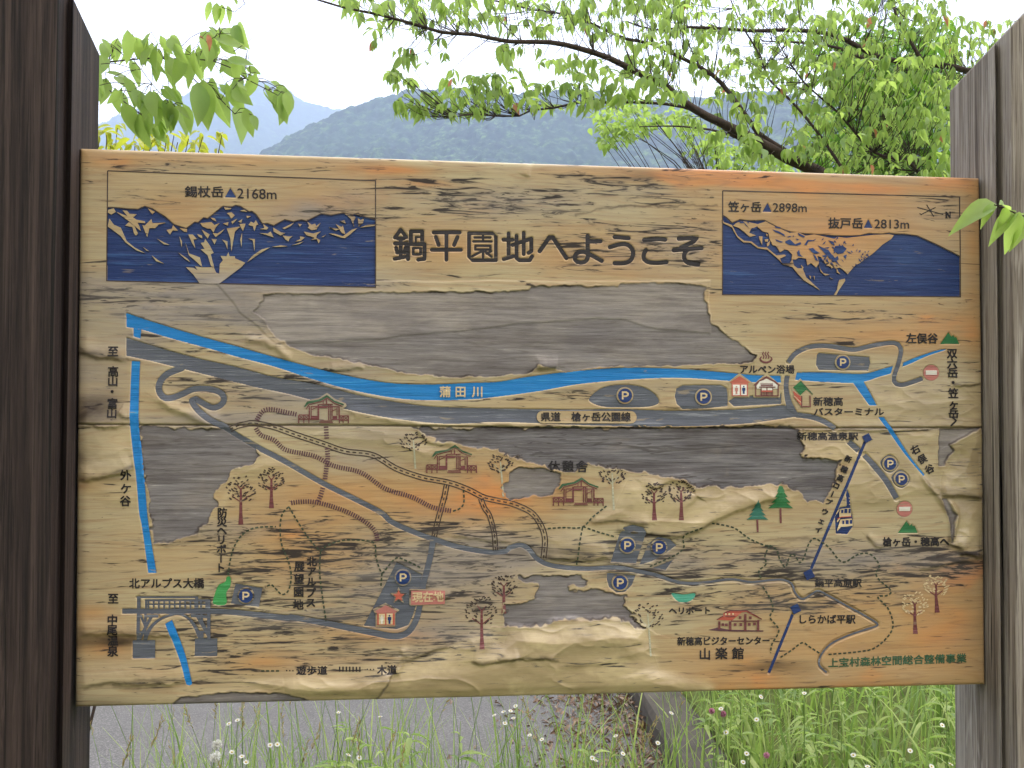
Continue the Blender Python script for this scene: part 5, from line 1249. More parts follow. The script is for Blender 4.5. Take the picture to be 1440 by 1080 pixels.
def bank_height(x, y):
    s = (np.stack([x, y], -1) - K0) @ kn - 0.22
    return np.where(s > 0, 0.10 + 0.32 * (1 - np.exp(-np.maximum(s, 0) / 1.3)) + 0.05 * fbm(x * 2, y * 2, 3, 4) * np.minimum(np.maximum(s, 0), 1), -0.05)
def bank():
    nu, nv = 80, 46
    U, V_ = np.meshgrid(np.linspace(0, 1, nu), np.linspace(0, 1, nv), indexing='ij')
    P = K0 + (K1 - K0) * U[..., None] ** 1.6 + kn * (0.2 + 9 * V_[..., None] ** 1.8)
    Z = bank_height(P[..., 0], P[..., 1]); Z[:, -1] = -0.1; Z[0, :] = np.minimum(Z[0, :], 0.0)
    v = np.stack([P[..., 0], P[..., 1], Z], -1).reshape(-1, 3)
    f = [(i * nv + j, (i + 1) * nv + j, (i + 1) * nv + j + 1, i * nv + j + 1) for i in range(nu - 1) for j in range(nv - 1)]
    link('bank', arr_mesh('bank', v, f, 'soil'), None, kind='structure')
bank()

def mountain(name, ridge, dist, depth, nx, ny, seed, rough, tree):
    """a forested ridge at its own distance; ridge = skyline as (survey x, survey y)"""
    ridge = np.array(ridge, float)
    u = np.linspace(ridge[0, 0], ridge[-1, 0], nx)
    r3 = smooth(ridge, 20); v = np.interp(u, r3[:, 0], r3[:, 1])
    d = ray(u, v); hd = np.hypot(d[:, 0], d[:, 1])
    az = d[:, :2] / hd[:, None]; slope = d[:, 2] / hd
    D = dist * (1 + 0.12 * (fbm(u / 300, u * 0, 3, seed) - 0.5))
    top = CAM[2] + slope * D
    k = np.r_[np.linspace(1.0, 0.0, ny), -np.linspace(0.04, 0.5, 12)]      # 1 at the foot, 0 on the ridge, then the far side
    X = CAM[0] + az[:, 0][:, None] * (D[:, None] - depth * k[None])
    Y = CAM[1] + az[:, 1][:, None] * (D[:, None] - depth * k[None])
    kk = np.abs(k)[None]
    Z = top[:, None] * (1 - kk) ** 1.15
    spur = fbm(X / rough, Y / (rough * 2.2), 4, seed + 3) - 0.5
    Z = Z + spur * rough * 0.75 * np.sin(np.pi * np.clip(kk, 0, 1)) - 2
    tr = vnoise(X / tree, Y / tree, seed + 9) + 0.6 * vnoise(X / tree * 2.1, Y / tree * 2.1, seed + 8)
    Z = Z + tree * 0.85 * (tr - 0.6) * np.clip(8 * (1 - kk), 0, 1)
    n = len(k)
    vv = np.stack([X, Y, Z], -1).reshape(-1, 3)
    f = [(i * n + j, (i + 1) * n + j, (i + 1) * n + j + 1, i * n + j + 1) for i in range(nx - 1) for j in range(n - 1)]
    link(name, arr_mesh(name, vv, f, 'forest'), None, kind='structure')
mountain('mountain', [(-900, 330), (-300, 330), (150, 300), (300, 240), (370, 212), (405, 192), (450, 168), (500, 148), (550, 131), (590, 124), (640, 124), (720, 130), (820, 128), (900, 140), (980, 136), (1080, 128), (1160, 138), (1300, 118), (1500, 90), (1800, 120), (2300, 220)], 1300, 760, 1500, 170, 5, 150, 8)
mountain('mountain', [(-900, 120), (-300, 160), (60, 185), (140, 172), (200, 150), (250, 136), (300, 122), (345, 116), (372, 114), (400, 126), (430, 143), (480, 156), (560, 190), (800, 260), (1200, 320), (2300, 380)], 3200, 1600, 700, 90, 15, 420, 14)

# the air between: one even box of mist round everything
def haze():
    x0, x1, y0, y1, z0, z1 = -4600, 4600, -60, 3900, -100, 1800
    bm = bmesh.new(); bmesh.ops.create_cube(bm, size=1.0)
    for v in bm.verts: v.co = ((x0 + x1) / 2 + v.co.x * (x1 - x0), (y0 + y1) / 2 + v.co.y * (y1 - y0), (z0 + z1) / 2 + v.co.z * (z1 - z0))
    me = bpy.data.meshes.new('haze'); bm.to_mesh(me); bm.free()
    m = bpy.data.materials.new('misty_air'); m.use_nodes = True; nt = m.node_tree; nt.nodes.clear()
    o = nt.nodes.new('ShaderNodeOutputMaterial'); v = nt.nodes.new('ShaderNodeVolumePrincipled')
    v.inputs['Color'].default_value = (0.60, 0.73, 1.0, 1); v.inputs['Density'].default_value = HAZE_DENSITY; v.inputs['Anisotropy'].default_value = 0.3
    nt.links.new(v.outputs[0], o.inputs['Volume'])
    me.materials.append(m); link('haze', me, None, kind='stuff')
haze()

# ------------------------------------------------------------------ leaves
def leaf_template(n=6, width=0.30, curl=0.32, fold=0.10, tip=1.0):
    tt = np.linspace(0, 1, n)
    w = width * np.sin(np.pi * np.clip(tt, 0, 1) ** 0.82) ** 0.85 * (1 - 0.25 * tt ** 3); w[0] = 0.012; w[-1] = 0.004
    z = -curl * tt ** 2
    rows = []
    for a, b, c in zip(tt, w, z):
        rows += [(-b, a, c + fold * b / width * 0.9), (0, a, c), (b, a, c + fold * b / width * 0.9)]
    f = []
    for i in range(n - 1):
        for k in range(2): f.append((i * 3 + k, i * 3 + k + 1, i * 3 + k + 4, i * 3 + k + 3))
    return np.array(rows), f
LEAF = [leaf_template(7, 0.23, 0.34, 0.12), leaf_template(7, 0.19, 0.55, 0.14), leaf_template(7, 0.26, 0.22, 0.09), leaf_template(7, 0.21, 0.75, 0.12)]
def put_leaf(bag, p, d, nrm, L, tint, tmpl=None):
    d = np.asarray(d, float); d = d / np.linalg.norm(d)
    x = np.cross(d, nrm); x = x / (np.linalg.norm(x) + 1e-9); z = np.cross(x, d)
    v, f = tmpl or LEAF[random.randrange(4)]
    bag.add(np.asarray(p) + L * (v[:, :1] * x + v[:, 1:2] * d + v[:, 2:] * z), f, tint)
def rv(): 
    v = np.array([random.gauss(0, 1) for _ in range(3)]); return v / np.linalg.norm(v)
def whorl(bag, wood, p, n, L, tint0, droop=(0.5, 1.3), axis=None):
    """a few stalked leaves hanging round the end of a twig"""
    a0 = random.uniform(0, 6.28)
    for i in range(n):
        a = a0 + i * 6.28 / n + random.uniform(-0.5, 0.5)
        o = np.array([math.cos(a), math.sin(a), 0.15])
        dr = random.uniform(*droop)
        d = o * (1.0) + np.array([0, 0, -dr]); d /= np.linalg.norm(d)
        l = L * random.uniform(0.65, 1.15)
        s = np.asarray(p) + o * l * 0.12
        if wood is not None: wood.tube([p, s], [0.0012, 0.0009], 3)
        put_leaf(bag, s, d, np.array([0, 0, 1]) + 0.5 * rv(), l, min(0.94, max(0, tint0 + random.uniform(-0.3, 0.3))) if random.random() > 0.006 else 1.0)
def limb(pts_px, ys, rad_px, wood, sides=8, step=14):
    """a limb through survey points, each at its own distance ys behind the sign; radius given at the survey scale"""
    p = np.array([at_y(u, v, y) for (u, v), y in zip(pts_px, np.linspace(ys[0], ys[1], len(pts_px)))])
    p = smooth(p, 0.06)
    dd = (p - CAM) @ FWD
    r = np.interp(np.linspace(0, 1, len(p)), np.linspace(0, 1, len(rad_px)), rad_px) * dd / FPX * 0.64
    k = np.arange(len(p)) / 3.0
    p = p + 0.006 * np.stack([fbm(k, k * 0 + 3, 2, 1) - .5, fbm(k, k * 0 + 9, 2, 2) - .5, fbm(k, k * 0 + 5, 2, 3) - .5], 1)
    wood.tube(p, r, sides)
    return p

def twig_to(wood, a, b, r0, r1, bow=0.1):
    a, b = np.asarray(a), np.asarray(b); m = (a + b) / 2 + rv() * np.linalg.norm(b - a) * bow + np.array([0, 0, -0.08 * np.linalg.norm(b - a)])
    q = smooth(np.array([a, m, b]), max(0.03, np.linalg.norm(b - a) / 6))
    wood.tube(q, np.linspace(r0, r1, len(q)), 5)
    return q

# ------------------------------------------------------------------ the dogwood behind the right post
def dogwood():
    root = at_y(1330, 700, 2.9); root[2] = 0
    tree = thing('dogwood_tree', 'big dogwood with drooping bright leaves on dark limbs reaching left above the board', 'tree', tuple(root))
    wood, twigs, lf = Bag(), Bag(), Bag()
    limbs = []
    fork = at_y(1235, 330, 2.75)
    trunk = smooth(np.array([root + (0.05, 0, -0.1), root + (0.02, 0.02, 0.7), (root + fork) / 2 + (0.05, 0, 0.3), fork]), 0.08)
    wood.tube(trunk, np.linspace(0.10, 0.06, len(trunk)), 10)
    def L(pts, ys, rad):
        p = limb(pts, ys, rad, wood); limbs.append(p); return p
    L([(1235, 330), (1190, 268), (1147, 240), (1107, 223), (1073, 203), (1043, 187), (993, 163), (957, 140), (937, 122), (893, 100), (857, 82), (813, 68), (773, 60), (713, 58), (667, 48), (623, 45), (580, 32), (530, 20), (480, 10), (430, -6)], (2.75, 2.0), [26, 16, 12, 10, 8, 6.5, 5.2, 4.2, 3, 2])
    L([(1147, 240), (1066, 187), (1047, 160), (1027, 133), (1003, 107), (960, 82), (917, 62), (880, 55), (847, 40), (813, 25), (780, 17), (747, 13), (715, 5), (690, -10)], (2.65, 3.0), [9, 6.5, 5.5, 4.5, 3.8, 3, 2.2, 1.5])
    L([(1100, 220), (1040, 195), (1000, 165), (960, 150), (913, 145), (863, 144), (810, 145), (780, 152), (747, 155), (730, 163), (697, 163), (667, 160), (640, 163), (605, 150)], (2.7, 2.2), [8, 5.5, 4.2, 3.6, 3.2, 2.8, 2.2, 1.6, 1.1])
    L([(1420, 330), (1400, 130), (1360, 100), (1310, 90), (1260, 85), (1227, 77), (1193, 58), (1160, 47), (1110, 42), (1060, 43), (1027, 40), (967, 38), (920, 42), (880, 30)], (3.2, 3.3), [16, 9, 8, 7, 6, 5, 4, 3, 1.6])
    L([(1235, 330), (1180, 230), (1120, 150), (1080, 110), (1070, 80), (1040, 30), (1020, -20)], (2.75, 3.2), [7, 4, 3, 2.4, 1.8, 1.2])
    L([(1300, 350), (1290, 240), (1230, 215), (1180, 160), (1130, 115), (1100, 70)], (3.0, 2.6), [7, 4, 3, 2.2, 1.4])
    L([(1300, 90), (1270, 40), (1255, 5), (1250, -40)], (3.25, 3.3), [5, 3.2, 2.2, 1.5])
    L([(1230, 90), (1180, 68), (1130, 60), (1070, 58)], (3.3, 3.5), [4.5, 3.2, 2.4, 1.2])
    L([(1147, 240), (1060, 205), (1040, 195), (1000, 183), (960, 178), (900, 178)], (2.8, 3.6), [6, 4, 3, 2, 1])
    allp = np.concatenate([p[len(p) // 8:] for p in limbs])
    # where the foliage is, in survey coordinates: outline, number of sprays, distance range
    REG = [([(640, -30), (970, -30), (970, 75), (900, 62), (850, 52), (780, 48), (700, 50), (650, 30)], 120, (2.0, 3.2)), ([(480, -30), (640, -30), (650, 38), (600, 32), (540, 15), (480, 2)], 34, (1.9, 2.6)),
           ([(515, 20), (550, 26), (620, 50), (632, 80), (590, 92), (560, 85), (540, 70), (518, 62)], 13, (2.0, 2.4)), ([(700, 60), (760, 62), (850, 85), (820, 84), (760, 70), (700, 76)], 8, (2.0, 2.4)),
           ([(600, 112), (640, 106), (700, 102), (760, 84), (810, 78), (860, 92), (930, 106), (965, 130), (955, 142), (860, 140), (790, 148), (690, 156), (630, 154), (600, 138)], 90, (2.1, 2.6)), ([(512, 98), (572, 96), (582, 116), (560, 122), (520, 112)], 7, (2.1, 2.3)),
           ([(548, 135), (600, 128), (650, 150), (660, 166), (600, 160), (552, 150)], 15, (2.1, 2.4)), ([(880, -30), (1340, -30), (1350, 15), (1340, 110), (1250, 120), (1100, 110), (1000, 95), (930, 70)], 250, (2.6, 3.8)),
           ([(1320, 30), (1432, 26), (1432, 130), (1320, 130)], 60, (3.0, 3.8)), ([(960, 75), (1340, 75), (1340, 170), (1240, 170), (1130, 160), (1050, 130), (980, 130)], 130, (2.4, 3.6)),
           ([(1130, 150), (1340, 150), (1340, 260), (1190, 260), (1120, 200)], 120, (2.3, 3.4)), ([(1000, 130), (1060, 130), (1120, 170), (1150, 230), (1060, 215), (1010, 200), (960, 165)], 34, (2.2, 2.9)), ([(870, 60), (960, 85), (990, 130), (930, 115), (880, 90)], 16, (2.3, 3.0))]
    P_mean = lambda a: sum(p[0] for p in a) / len(a)
    q = random.Random(5)
    for poly, n, (ya, yb) in REG:
        n = int(n * (1.4 if P_mean(poly) < 960 else 1.35))
        P = np.array(poly, float); lo, hi = P.min(0), P.max(0); c = 0
        while c < n:
            u, v = q.uniform(lo[0], hi[0]), q.uniform(lo[1], hi[1])
            if not inside(P, np.array([u]), np.array([v]))[0]: continue
            c += 1
            y = q.uniform(ya, yb); e = at_y(u, v, y)
            dd = np.linalg.norm((allp - e) * (1, 0.7, 1) + (0, 0, 0.05), axis=1); k = int(np.argmin(dd))
            ln = dd[k]
            if ln < 0.75:
                s = allp[max(0, k - int(1 + ln * 4))] if allp[max(0, k - int(1 + ln * 4))][0] > allp[k][0] - 0.05 and np.linalg.norm(allp[max(0, k - int(1 + ln * 4))] - e) < 0.9 else allp[k]
                t3 = twig_to(twigs, s, e, 0.0014 + 0.0026 * min(ln, 0.6), 0.0008)
                if ln > 0.25 and q.random() < 0.8:
                    whorl(lf, twigs, t3[len(t3) * 2 // 3], 3, 0.056, q.uniform(0.2, 0.7), (0.8, 2.4))
            else:
                twig_to(twigs, e + (q.uniform(-.02, .15), q.uniform(-.1, .1), -0.12), e, 0.0014, 0.0008)
            whorl(lf, twigs, e, q.choice([2, 3, 4, 5, 6]), q.uniform(0.038, 0.068), q.uniform(0.0, 0.9), q.choice([(0.2, 1.0), (0.8, 2.6), (1.2, 3.5)]))
    wood.build('trunk', 'bark', tree, tuple(root)); twigs.build('twigs', 'bark', tree, tuple(root)); lf.build('crown', 'leaf', tree, tuple(root))
dogwood()

# ------------------------------------------------------------------ dogwood leaning in behind the left post, leaves seen close
def left_dogwood():
    root = at_y(40, 800, 0.75); root[2] = 0
    tree = thing('dogwood_tree', 'slender dogwood behind the left post with large pale green leaves hanging in clusters', 'tree', tuple(root))
    wood, lf = Bag(), Bag()
    st = smooth(np.array([root + (0, 0, -0.1), root + (0.03, 0.02, 0.9), at_y(60, 300, 0.72), at_y(30, 60, 0.7), at_y(20, -120, 0.7)]), 0.08)
    wood.tube(st, np.linspace(0.035, 0.01, len(st)), 8)
    def L(pts, ya, yb, r): return limb(pts, (ya, yb), r, wood, 6)
    L([(60, 300), (110, 120), (152, 86), (200, 82), (232, 83), (262, 102), (280, 120), (310, 140), (330, 160)], 0.72, 0.55, [5, 3, 2, 1.4, 1])
    L([(232, 83), (262, 82), (300, 86), (330, 98), (345, 110), (375, 125), (390, 133)], 0.62, 0.5, [1.5, 1.3, 1.1, .8])
    L([(60, 300), (110, 140), (148, 122), (170, 140), (195, 160), (220, 165)], 0.72, 0.6, [4, 2, 1.5, 1])
    L([(200, 97), (215, 118), (228, 134)], 0.6, 0.58, [1, .8]); L([(225, 145), (230, 130), (240, 150)], 0.58, 0.58, [1, .7])
    L([(280, 85), (290, 60), (310, 48), (335, 48)], 0.56, 0.55, [1, .6])
    L([(330, 72), (348, 60), (362, 50), (380, 32)], 0.56, 0.6, [0.9, .4])
    bones = np.concatenate(wood.v[1:])
    # leaves where they hang: stalk end, tip (survey), distance
    LV = [(146, 60, 148, 86), (158, 60, 160, 88), (168, 58, 164, 80), (186, 48, 182, 78), (176, 72, 172, 95), (183, 84, 195, 120), (192, 55, 196, 85), (205, 52, 200, 90), (214, 60, 210, 88), (225, 50, 236, 78), (222, 68, 226, 100), (235, 60, 233, 92), (215, 82, 222, 116), (236, 78, 245, 115), (245, 62, 256, 92), (252, 66, 258, 116),
          (240, 50, 250, 74), (268, 62, 263, 96), (272, 70, 276, 116), (282, 68, 280, 110), (280, 52, 292, 84), (288, 60, 290, 98), (296, 42, 305, 70), (302, 68, 296, 98), (308, 60, 330, 80), (312, 84, 325, 112), (322, 82, 345, 98), (330, 88, 345, 112), (318, 40, 338, 60), (328, 36, 336, 62), (310, 44, 320, 62), (345, 102, 356, 112),
          (360, 102, 348, 146), (372, 118, 382, 144), (380, 115, 400, 130), (392, 128, 398, 170), (400, 130, 406, 160), (388, 122, 402, 150), (278, 116, 282, 172), (288, 118, 300, 135), (300, 128, 318, 176), (318, 120, 330, 145), (322, 128, 340, 160), (330, 148, 342, 198), (345, 152, 352, 190), (335, 115, 345, 140), (318, 116, 322, 150), (340, 108, 330, 132),
          (150, 110, 146, 145), (160, 108, 180, 128), (162, 124, 164, 158), (172, 122, 170, 152), (190, 125, 196, 155), (178, 148, 188, 190), (198, 130, 205, 165), (210, 128, 214, 165), (220, 132, 224, 175), (226, 126, 245, 145), (232, 140, 238, 178), (240, 142, 244, 188), (250, 148, 262, 188), (195, 160, 203, 208), (212, 160, 208, 190), (222, 160, 228, 185), (214, 180, 224, 205), (142, 90, 140, 130), (140, 120, 138, 145), (148, 78, 142, 105), (255, 150, 264, 175), (238, 125, 250, 150), (205, 140, 215, 160), (184, 112, 190, 140)]
    q = random.Random(9)
    LV = LV + [(a + q.uniform(-12, 10), b + q.uniform(-8, 10), c + q.uniform(-14, 12), d + q.uniform(-10, 12)) for a, b, c, d in LV if q.random() < 0.95]
    for (u0, v0, u1, v1) in LV:
        y = 0.6 + q.uniform(-0.09, 0.09)
        a = at_y(u0, v0, y); b = at_y(u1, v1, y + q.uniform(-0.03, 0.03)); L_ = np.linalg.norm(b - a) * 1.04
        up_ = np.array([q.uniform(-1.8, 1.8), -1.0, 0.7]); 
        put_leaf(lf, a, b - a + np.array([0, 0, 0.25 * L_]), up_, L_, q.uniform(0.2, 0.9), (LEAF[0][0] * (1.0, 1, .6), LEAF[0][1]) if q.random() < .6 else LEAF[2])
        k = int(np.argmin(np.linalg.norm(bones - a, axis=1))); e = bones[k] - a; e = e * min(1, 0.07 / (np.linalg.norm(e) + 1e-9)); wood.tube(smooth(np.array([a, a + e * .5 + (0, 0, .006), a + e]), .012), 0.0009, 4)
    for u0, v0, u1, v1 in [(282, 50, 284, 60), (292, 48, 296, 62)]:
        a = at_y(u0, v0, 0.55); b = at_y(u1, v1, 0.55); put_leaf(lf, a, b - a, np.array([.3, -1, .5]), np.linalg.norm(b - a) * 1.4, 1.0)
    # spray entering at the top of the picture
    wood.tube(np.array([at_y(300, -60, 1.0), at_y(345, 5, 0.9), at_y(330, 17, 0.9), at_y(312, 10, 0.9)]), 0.0012, 4)
    for u0, v0, u1, v1 in [(296, 2, 290, 24), (305, 4, 304, 30), (312, 6, 312, 28), (320, 8, 325, 28), (330, -2, 334, 6)]:
        a = at_y(u0, v0, 0.9); b = at_y(u1, v1, 0.9); put_leaf(lf, a, b - a, np.array([.3, -1, .5]), np.linalg.norm(b - a) * 1.1, q.random())
    wood.build('trunk', 'bark', tree, tuple(root)); lf.build('crown', 'leaf', tree, tuple(root))
left_dogwood()

# ------------------------------------------------------------------ young shrub low behind the board on the left
def shrub(name, label, cat, base, tips, mat, L, n, y):
    s = thing(name, label, cat, tuple(base))
    wood, lf = Bag(), Bag(); q = random.Random(len(tips))
    for u, v in tips:
        e = at_y(u, v, y + q.uniform(-.2, .2)); m = (np.asarray(base) + e) / 2 + (q.uniform(-.1, .1), 0, 0.25)
        p = smooth(np.array([base, m, e]), 0.1); wood.tube(p, np.linspace(0.007, 0.0015, len(p)), 5)
        for k in range(n):
            j = len(p) - 1 - q.randrange(0, max(2, len(p) // 5)); whorl(lf, None, p[j] + 0.015 * rv(), 2, L, q.uniform(.2, .8), (0.1, 0.8))
    wood.build('stems', 'bark', s, tuple(base)); lf.build('foliage', mat, s, tuple(base))
shrub('shrub', 'young shrub with small yellow green leaves just above the board beside the left post', 'shrub', at_y(95, 900, 1.9) * (1, 1, 0),
      [(140, 185), (155, 205), (170, 195), (190, 200), (215, 195), (235, 190), (250, 200), (265, 195), (285, 192), (312, 190), (165, 180), (225, 205), (275, 200), (150, 190), (205, 185), (245, 188)], 'leaf_young', 0.06, 8, 1.9)

# ------------------------------------------------------------------ farther trees on the right, rounder and darker leaves
def far_tree(label, root, trunk_px, y, regs, mat, leaf, seed):
    tr = thing('broadleaf_tree', label, 'tree', tuple(root))
    wood, lf = Bag(), Bag(); q = random.Random(seed)
    st = smooth(np.vstack([[root], [at_y(u, v, y) for u, v in trunk_px]]), 0.25); wood.tube(st, np.linspace(0.07, 0.02, len(st)), 8)
    for poly, n, dy in regs:
        P = np.array(poly, float); lo, hi = P.min(0), P.max(0); c = 0
        cl = []
        while c < n:
            u, v = q.uniform(lo[0], hi[0]), q.uniform(lo[1], hi[1])
            if not inside(P, np.array([u]), np.array([v]))[0]: continue
            c += 1
            e = at_y(u, v, y + q.uniform(-dy, dy))
            if c % 3 == 0:
                b = st[q.randrange(len(st) // 2, len(st))]; p = smooth(np.array([b, (b + e) / 2 + (0, 0, 0.15), e]), 0.3); wood.tube(p, np.linspace(0.010, 0.003, len(p)), 4)
            for k in range(9):
                o = e + rv() * q.uniform(0.02, 0.16)
                put_leaf(lf, o, rv() * (1, 1, .5) + (0, 0, -.5), np.array([0, 0, 1]) + .6 * rv(), leaf * q.uniform(.7, 1.2), q.uniform(0.05, 0.95), LEAF[2])
    wood.build('trunk', 'bark', tr, tuple(root)); lf.build('crown', mat, tr, tuple(root))
g = at_ground(1260, 800) * 0; r_ = at_y(1260, 600, 7.0); r_[2] = 0
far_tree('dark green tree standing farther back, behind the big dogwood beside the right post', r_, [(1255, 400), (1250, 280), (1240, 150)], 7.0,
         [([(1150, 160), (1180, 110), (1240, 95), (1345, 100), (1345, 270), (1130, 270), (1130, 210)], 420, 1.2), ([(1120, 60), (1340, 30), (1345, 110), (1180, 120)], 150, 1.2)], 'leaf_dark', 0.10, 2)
r_ = at_y(1040, 600, 9.5); r_[2] = 0
far_tree('small tree with rounded bright leaf clumps, seen between the dogwood limbs and the board', r_, [(1030, 400), (1010, 300)], 9.5,
         [([(840, 165), (862, 150), (900, 148), (965, 160), (1000, 172), (985, 185), (930, 182), (880, 190), (862, 208), (848, 205), (852, 188), (838, 184)], 60, 0.6), ([(955, 195), (1010, 185), (1050, 200), (1110, 215), (1130, 260), (1000, 255), (1010, 225)], 70, 0.6), ([(875, 128), (905, 130), (905, 145), (880, 142)], 6, .3)], 'leaf', 0.10, 3)
# bare twiggy bush
r_ = at_y(985, 600, 4.2); r_[2] = 0
b_ = thing('bare_bush', 'leafless twiggy bush poking just above the board below the dogwood limbs', 'bush', tuple(r_))
w_ = Bag(); q = random.Random(12)
for k in range(26):
    e = at_y(q.uniform(948, 1015), q.uniform(185, 222), 4.2 + q.uniform(-.2, .2)); m = at_y(q.uniform(972, 998), 262, 4.2)
    p = smooth(np.array([r_ if k % 6 == 0 else m - (0, 0, .3), m, (m + e) / 2 + 0.03 * rv(), e]), 0.06); w_.tube(p, np.linspace(0.004, 0.0009, len(p)), 4)
w_.build('stems', 'bark', b_, tuple(r_))

# ------------------------------------------------------------------ leafy twig reaching in before the right post
def near_twig():
    y = -0.45
    base = at_y(1640, 120, y)
    tr = thing('dogwood_branch', 'sunlit dogwood twig with drooping leaves reaching in front of the grey right post', 'branch', tuple(base))
    wood, lf = Bag(), Bag()
    p = smooth(np.array([base, at_y(1540, 250, y), at_y(1470, 300, y), at_y(1436, 303, y), at_y(1410, 292, y), at_y(1398, 288, y)]), 0.02)
    wood.tube(p, np.linspace(0.004, 0.001, len(p)), 5)
    q = random.Random(2)
    for u0, v0, u1, v1 in [(1400, 287, 1366, 322), (1405, 288, 1425, 300), (1398, 287, 1388, 312), (1428, 296, 1408, 334), (1434, 298, 1424, 346), (1440, 300, 1440, 340), (1445, 296, 1470, 335), (1415, 292, 1412, 318), (1470, 300, 1490, 350), (1500, 280, 1520, 330)]:
        a = at_y(u0, v0, y + q.uniform(-.02, .02)); b = at_y(u1, v1, y); L_ = np.linalg.norm(b - a) * 1.15
        put_leaf(lf, a, b - a + np.array([0, 0, .35 * L_]), np.array([q.uniform(-.4, .4), -.7, .8]), L_, q.uniform(.5, .95), (LEAF[1][0] * (1.1, 1, 1), LEAF[1][1]))
    wood.build('twig', 'bark', tr, tuple(base)); lf.build('leaves', 'leaf', tr, tuple(base))
near_twig()

# ------------------------------------------------------------------ grass and weeds
def blade(bag, p, h, lean, w, tint, n=5, bend=1.0):
    tt = np.linspace(0, 1, n); d = np.array([math.cos(lean[0]), math.sin(lean[0]), 0])
    c = np.asarray(p) + np.outer(tt * h, [0, 0, 1]) * (1 - 0.28 * lean[1] * tt[:, None] * bend) + np.outer(h * lean[1] * tt ** 2, d)
    s = np.array([-d[1], d[0], 0.0]); a = random.uniform(-.9, .9); s = s * math.cos(a) + d * math.sin(a)
    ww = w * (1 - tt ** 1.7) + 0.0004
    v = np.concatenate([c - s * ww[:, None], c + s * ww[:, None]])
    bag.add(v, [(i, i + 1, n + i + 1, n + i) for i in range(n - 1)], tint)
q = random.Random(21)
gb = Bag()
for k in range(5200):                                           # thick grass on the bank
    s = q.uniform(-0.2, 1) ; al = q.uniform(0, 1) ** 1.3 * 6.5 - 1.6; of = 0.12 + q.uniform(0, 1) ** 1.2 * 3.4
    P = KB + kd * al + kn * of
    if P[1] < 0.35: continue
    z = float(bank_height(np.array([P[0]]), np.array([P[1]]))[0])
    blade(gb, (P[0], P[1], z - 0.02), q.uniform(0.18, 0.56) * (0.7 if of < .45 else 1), (q.uniform(0, 6.28), q.uniform(0.1, 0.8)), q.uniform(0.002, 0.0075), q.uniform(0, 1), 5)
gb.build('grass', 'grass', None, kind='stuff')
vb = Bag()
for k in range(2600):                                           # the thin verge the sign stands on
    x = q.uniform(-1.2, 1.1); y = q.uniform(0.45, 1.9)
    if q.random() > (0.6 if x < -0.55 else 0.8): continue
    dens = 0.25 + 0.75 * float(fbm(np.array([x * 2.2]), np.array([y * 2.2]), 2, 8)[0] > 0.48)
    if q.random() > dens: continue
    blade(vb, (x, y, 0), q.uniform(0.2, 0.62), (q.uniform(0, 6.28), q.uniform(0.08, 0.6)), q.uniform(0.0012, 0.0048), q.uniform(0, 1), 6)
vb.build('grass', 'grass', None, kind='stuff')
# leaf litter in the gutter
lb = Bag()
for k in range(2600):
    al = q.uniform(-0.9, 2.6); of = -abs(q.gauss(0, 0.27)) - 0.01 + 0.02 * q.random()
    P = KB + kd * al + kn * of
    r_ = rv() * (1, 1, .35)
    put_leaf(lb, (P[0], P[1], 0.01 + q.uniform(0, 0.05) * math.exp(of * 4)), r_, np.array([0, 0, 1]) + .8 * rv(), q.uniform(0.02, 0.06), q.uniform(0, 1), (LEAF[3][0] * (q.uniform(.25, 1), 1, 1), LEAF[3][1]))
lb.build('leaf_litter', 'litter', None, kind='stuff')

# grasses with seed heads, one by one
PLACES = []
def seed_grass(x, y, h, q, label):
    s = thing('seed_stalk', label, 'grass stalk', (x, y, 0), 'seeding grass stalks behind the board')
    a, hd = Bag(), Bag(); az = q.uniform(0, 6.28); ln = q.uniform(0.05, 0.28)
    tt = np.linspace(0, 1, 8); p = np.stack([h * ln * tt ** 2 * math.cos(az), h * ln * tt ** 2 * math.sin(az), h * tt], 1)
    a.tube(p, np.linspace(0.0013, 0.0006, 8), 4, q.random())
    for k in range(2): blade(a, (0, 0, h * q.uniform(0, .3)), h * q.uniform(.3, .55), (q.uniform(0, 6.28), q.uniform(.3, .8)), 0.002, q.random(), 5)
    tip = p[-1]; d = p[-1] - p[-2]; d /= np.linalg.norm(d); n = q.choice([5, 9, 14])
    for k in range(n):
        o = tip - d * 0.075 * k / n; r = rv() * .55 + d
        put_leaf(hd, o, r, rv(), q.uniform(0.012, 0.02), q.random(), (LEAF[0][0] * (.55, 1, 1), LEAF[0][1]))
    a.build('stem', 'stem', s); hd.build('seed_head', 'straw', s)
STALK = 'thin grass stalk with a straw coloured seed head in front of the grey road'
for k in range(70):
    x = q.uniform(-1.1, -0.35) if k < 46 else q.uniform(-.4, .5); seed_grass(x, q.uniform(0.5, 1.6), q.uniform(0.45, 0.78), q, STALK)

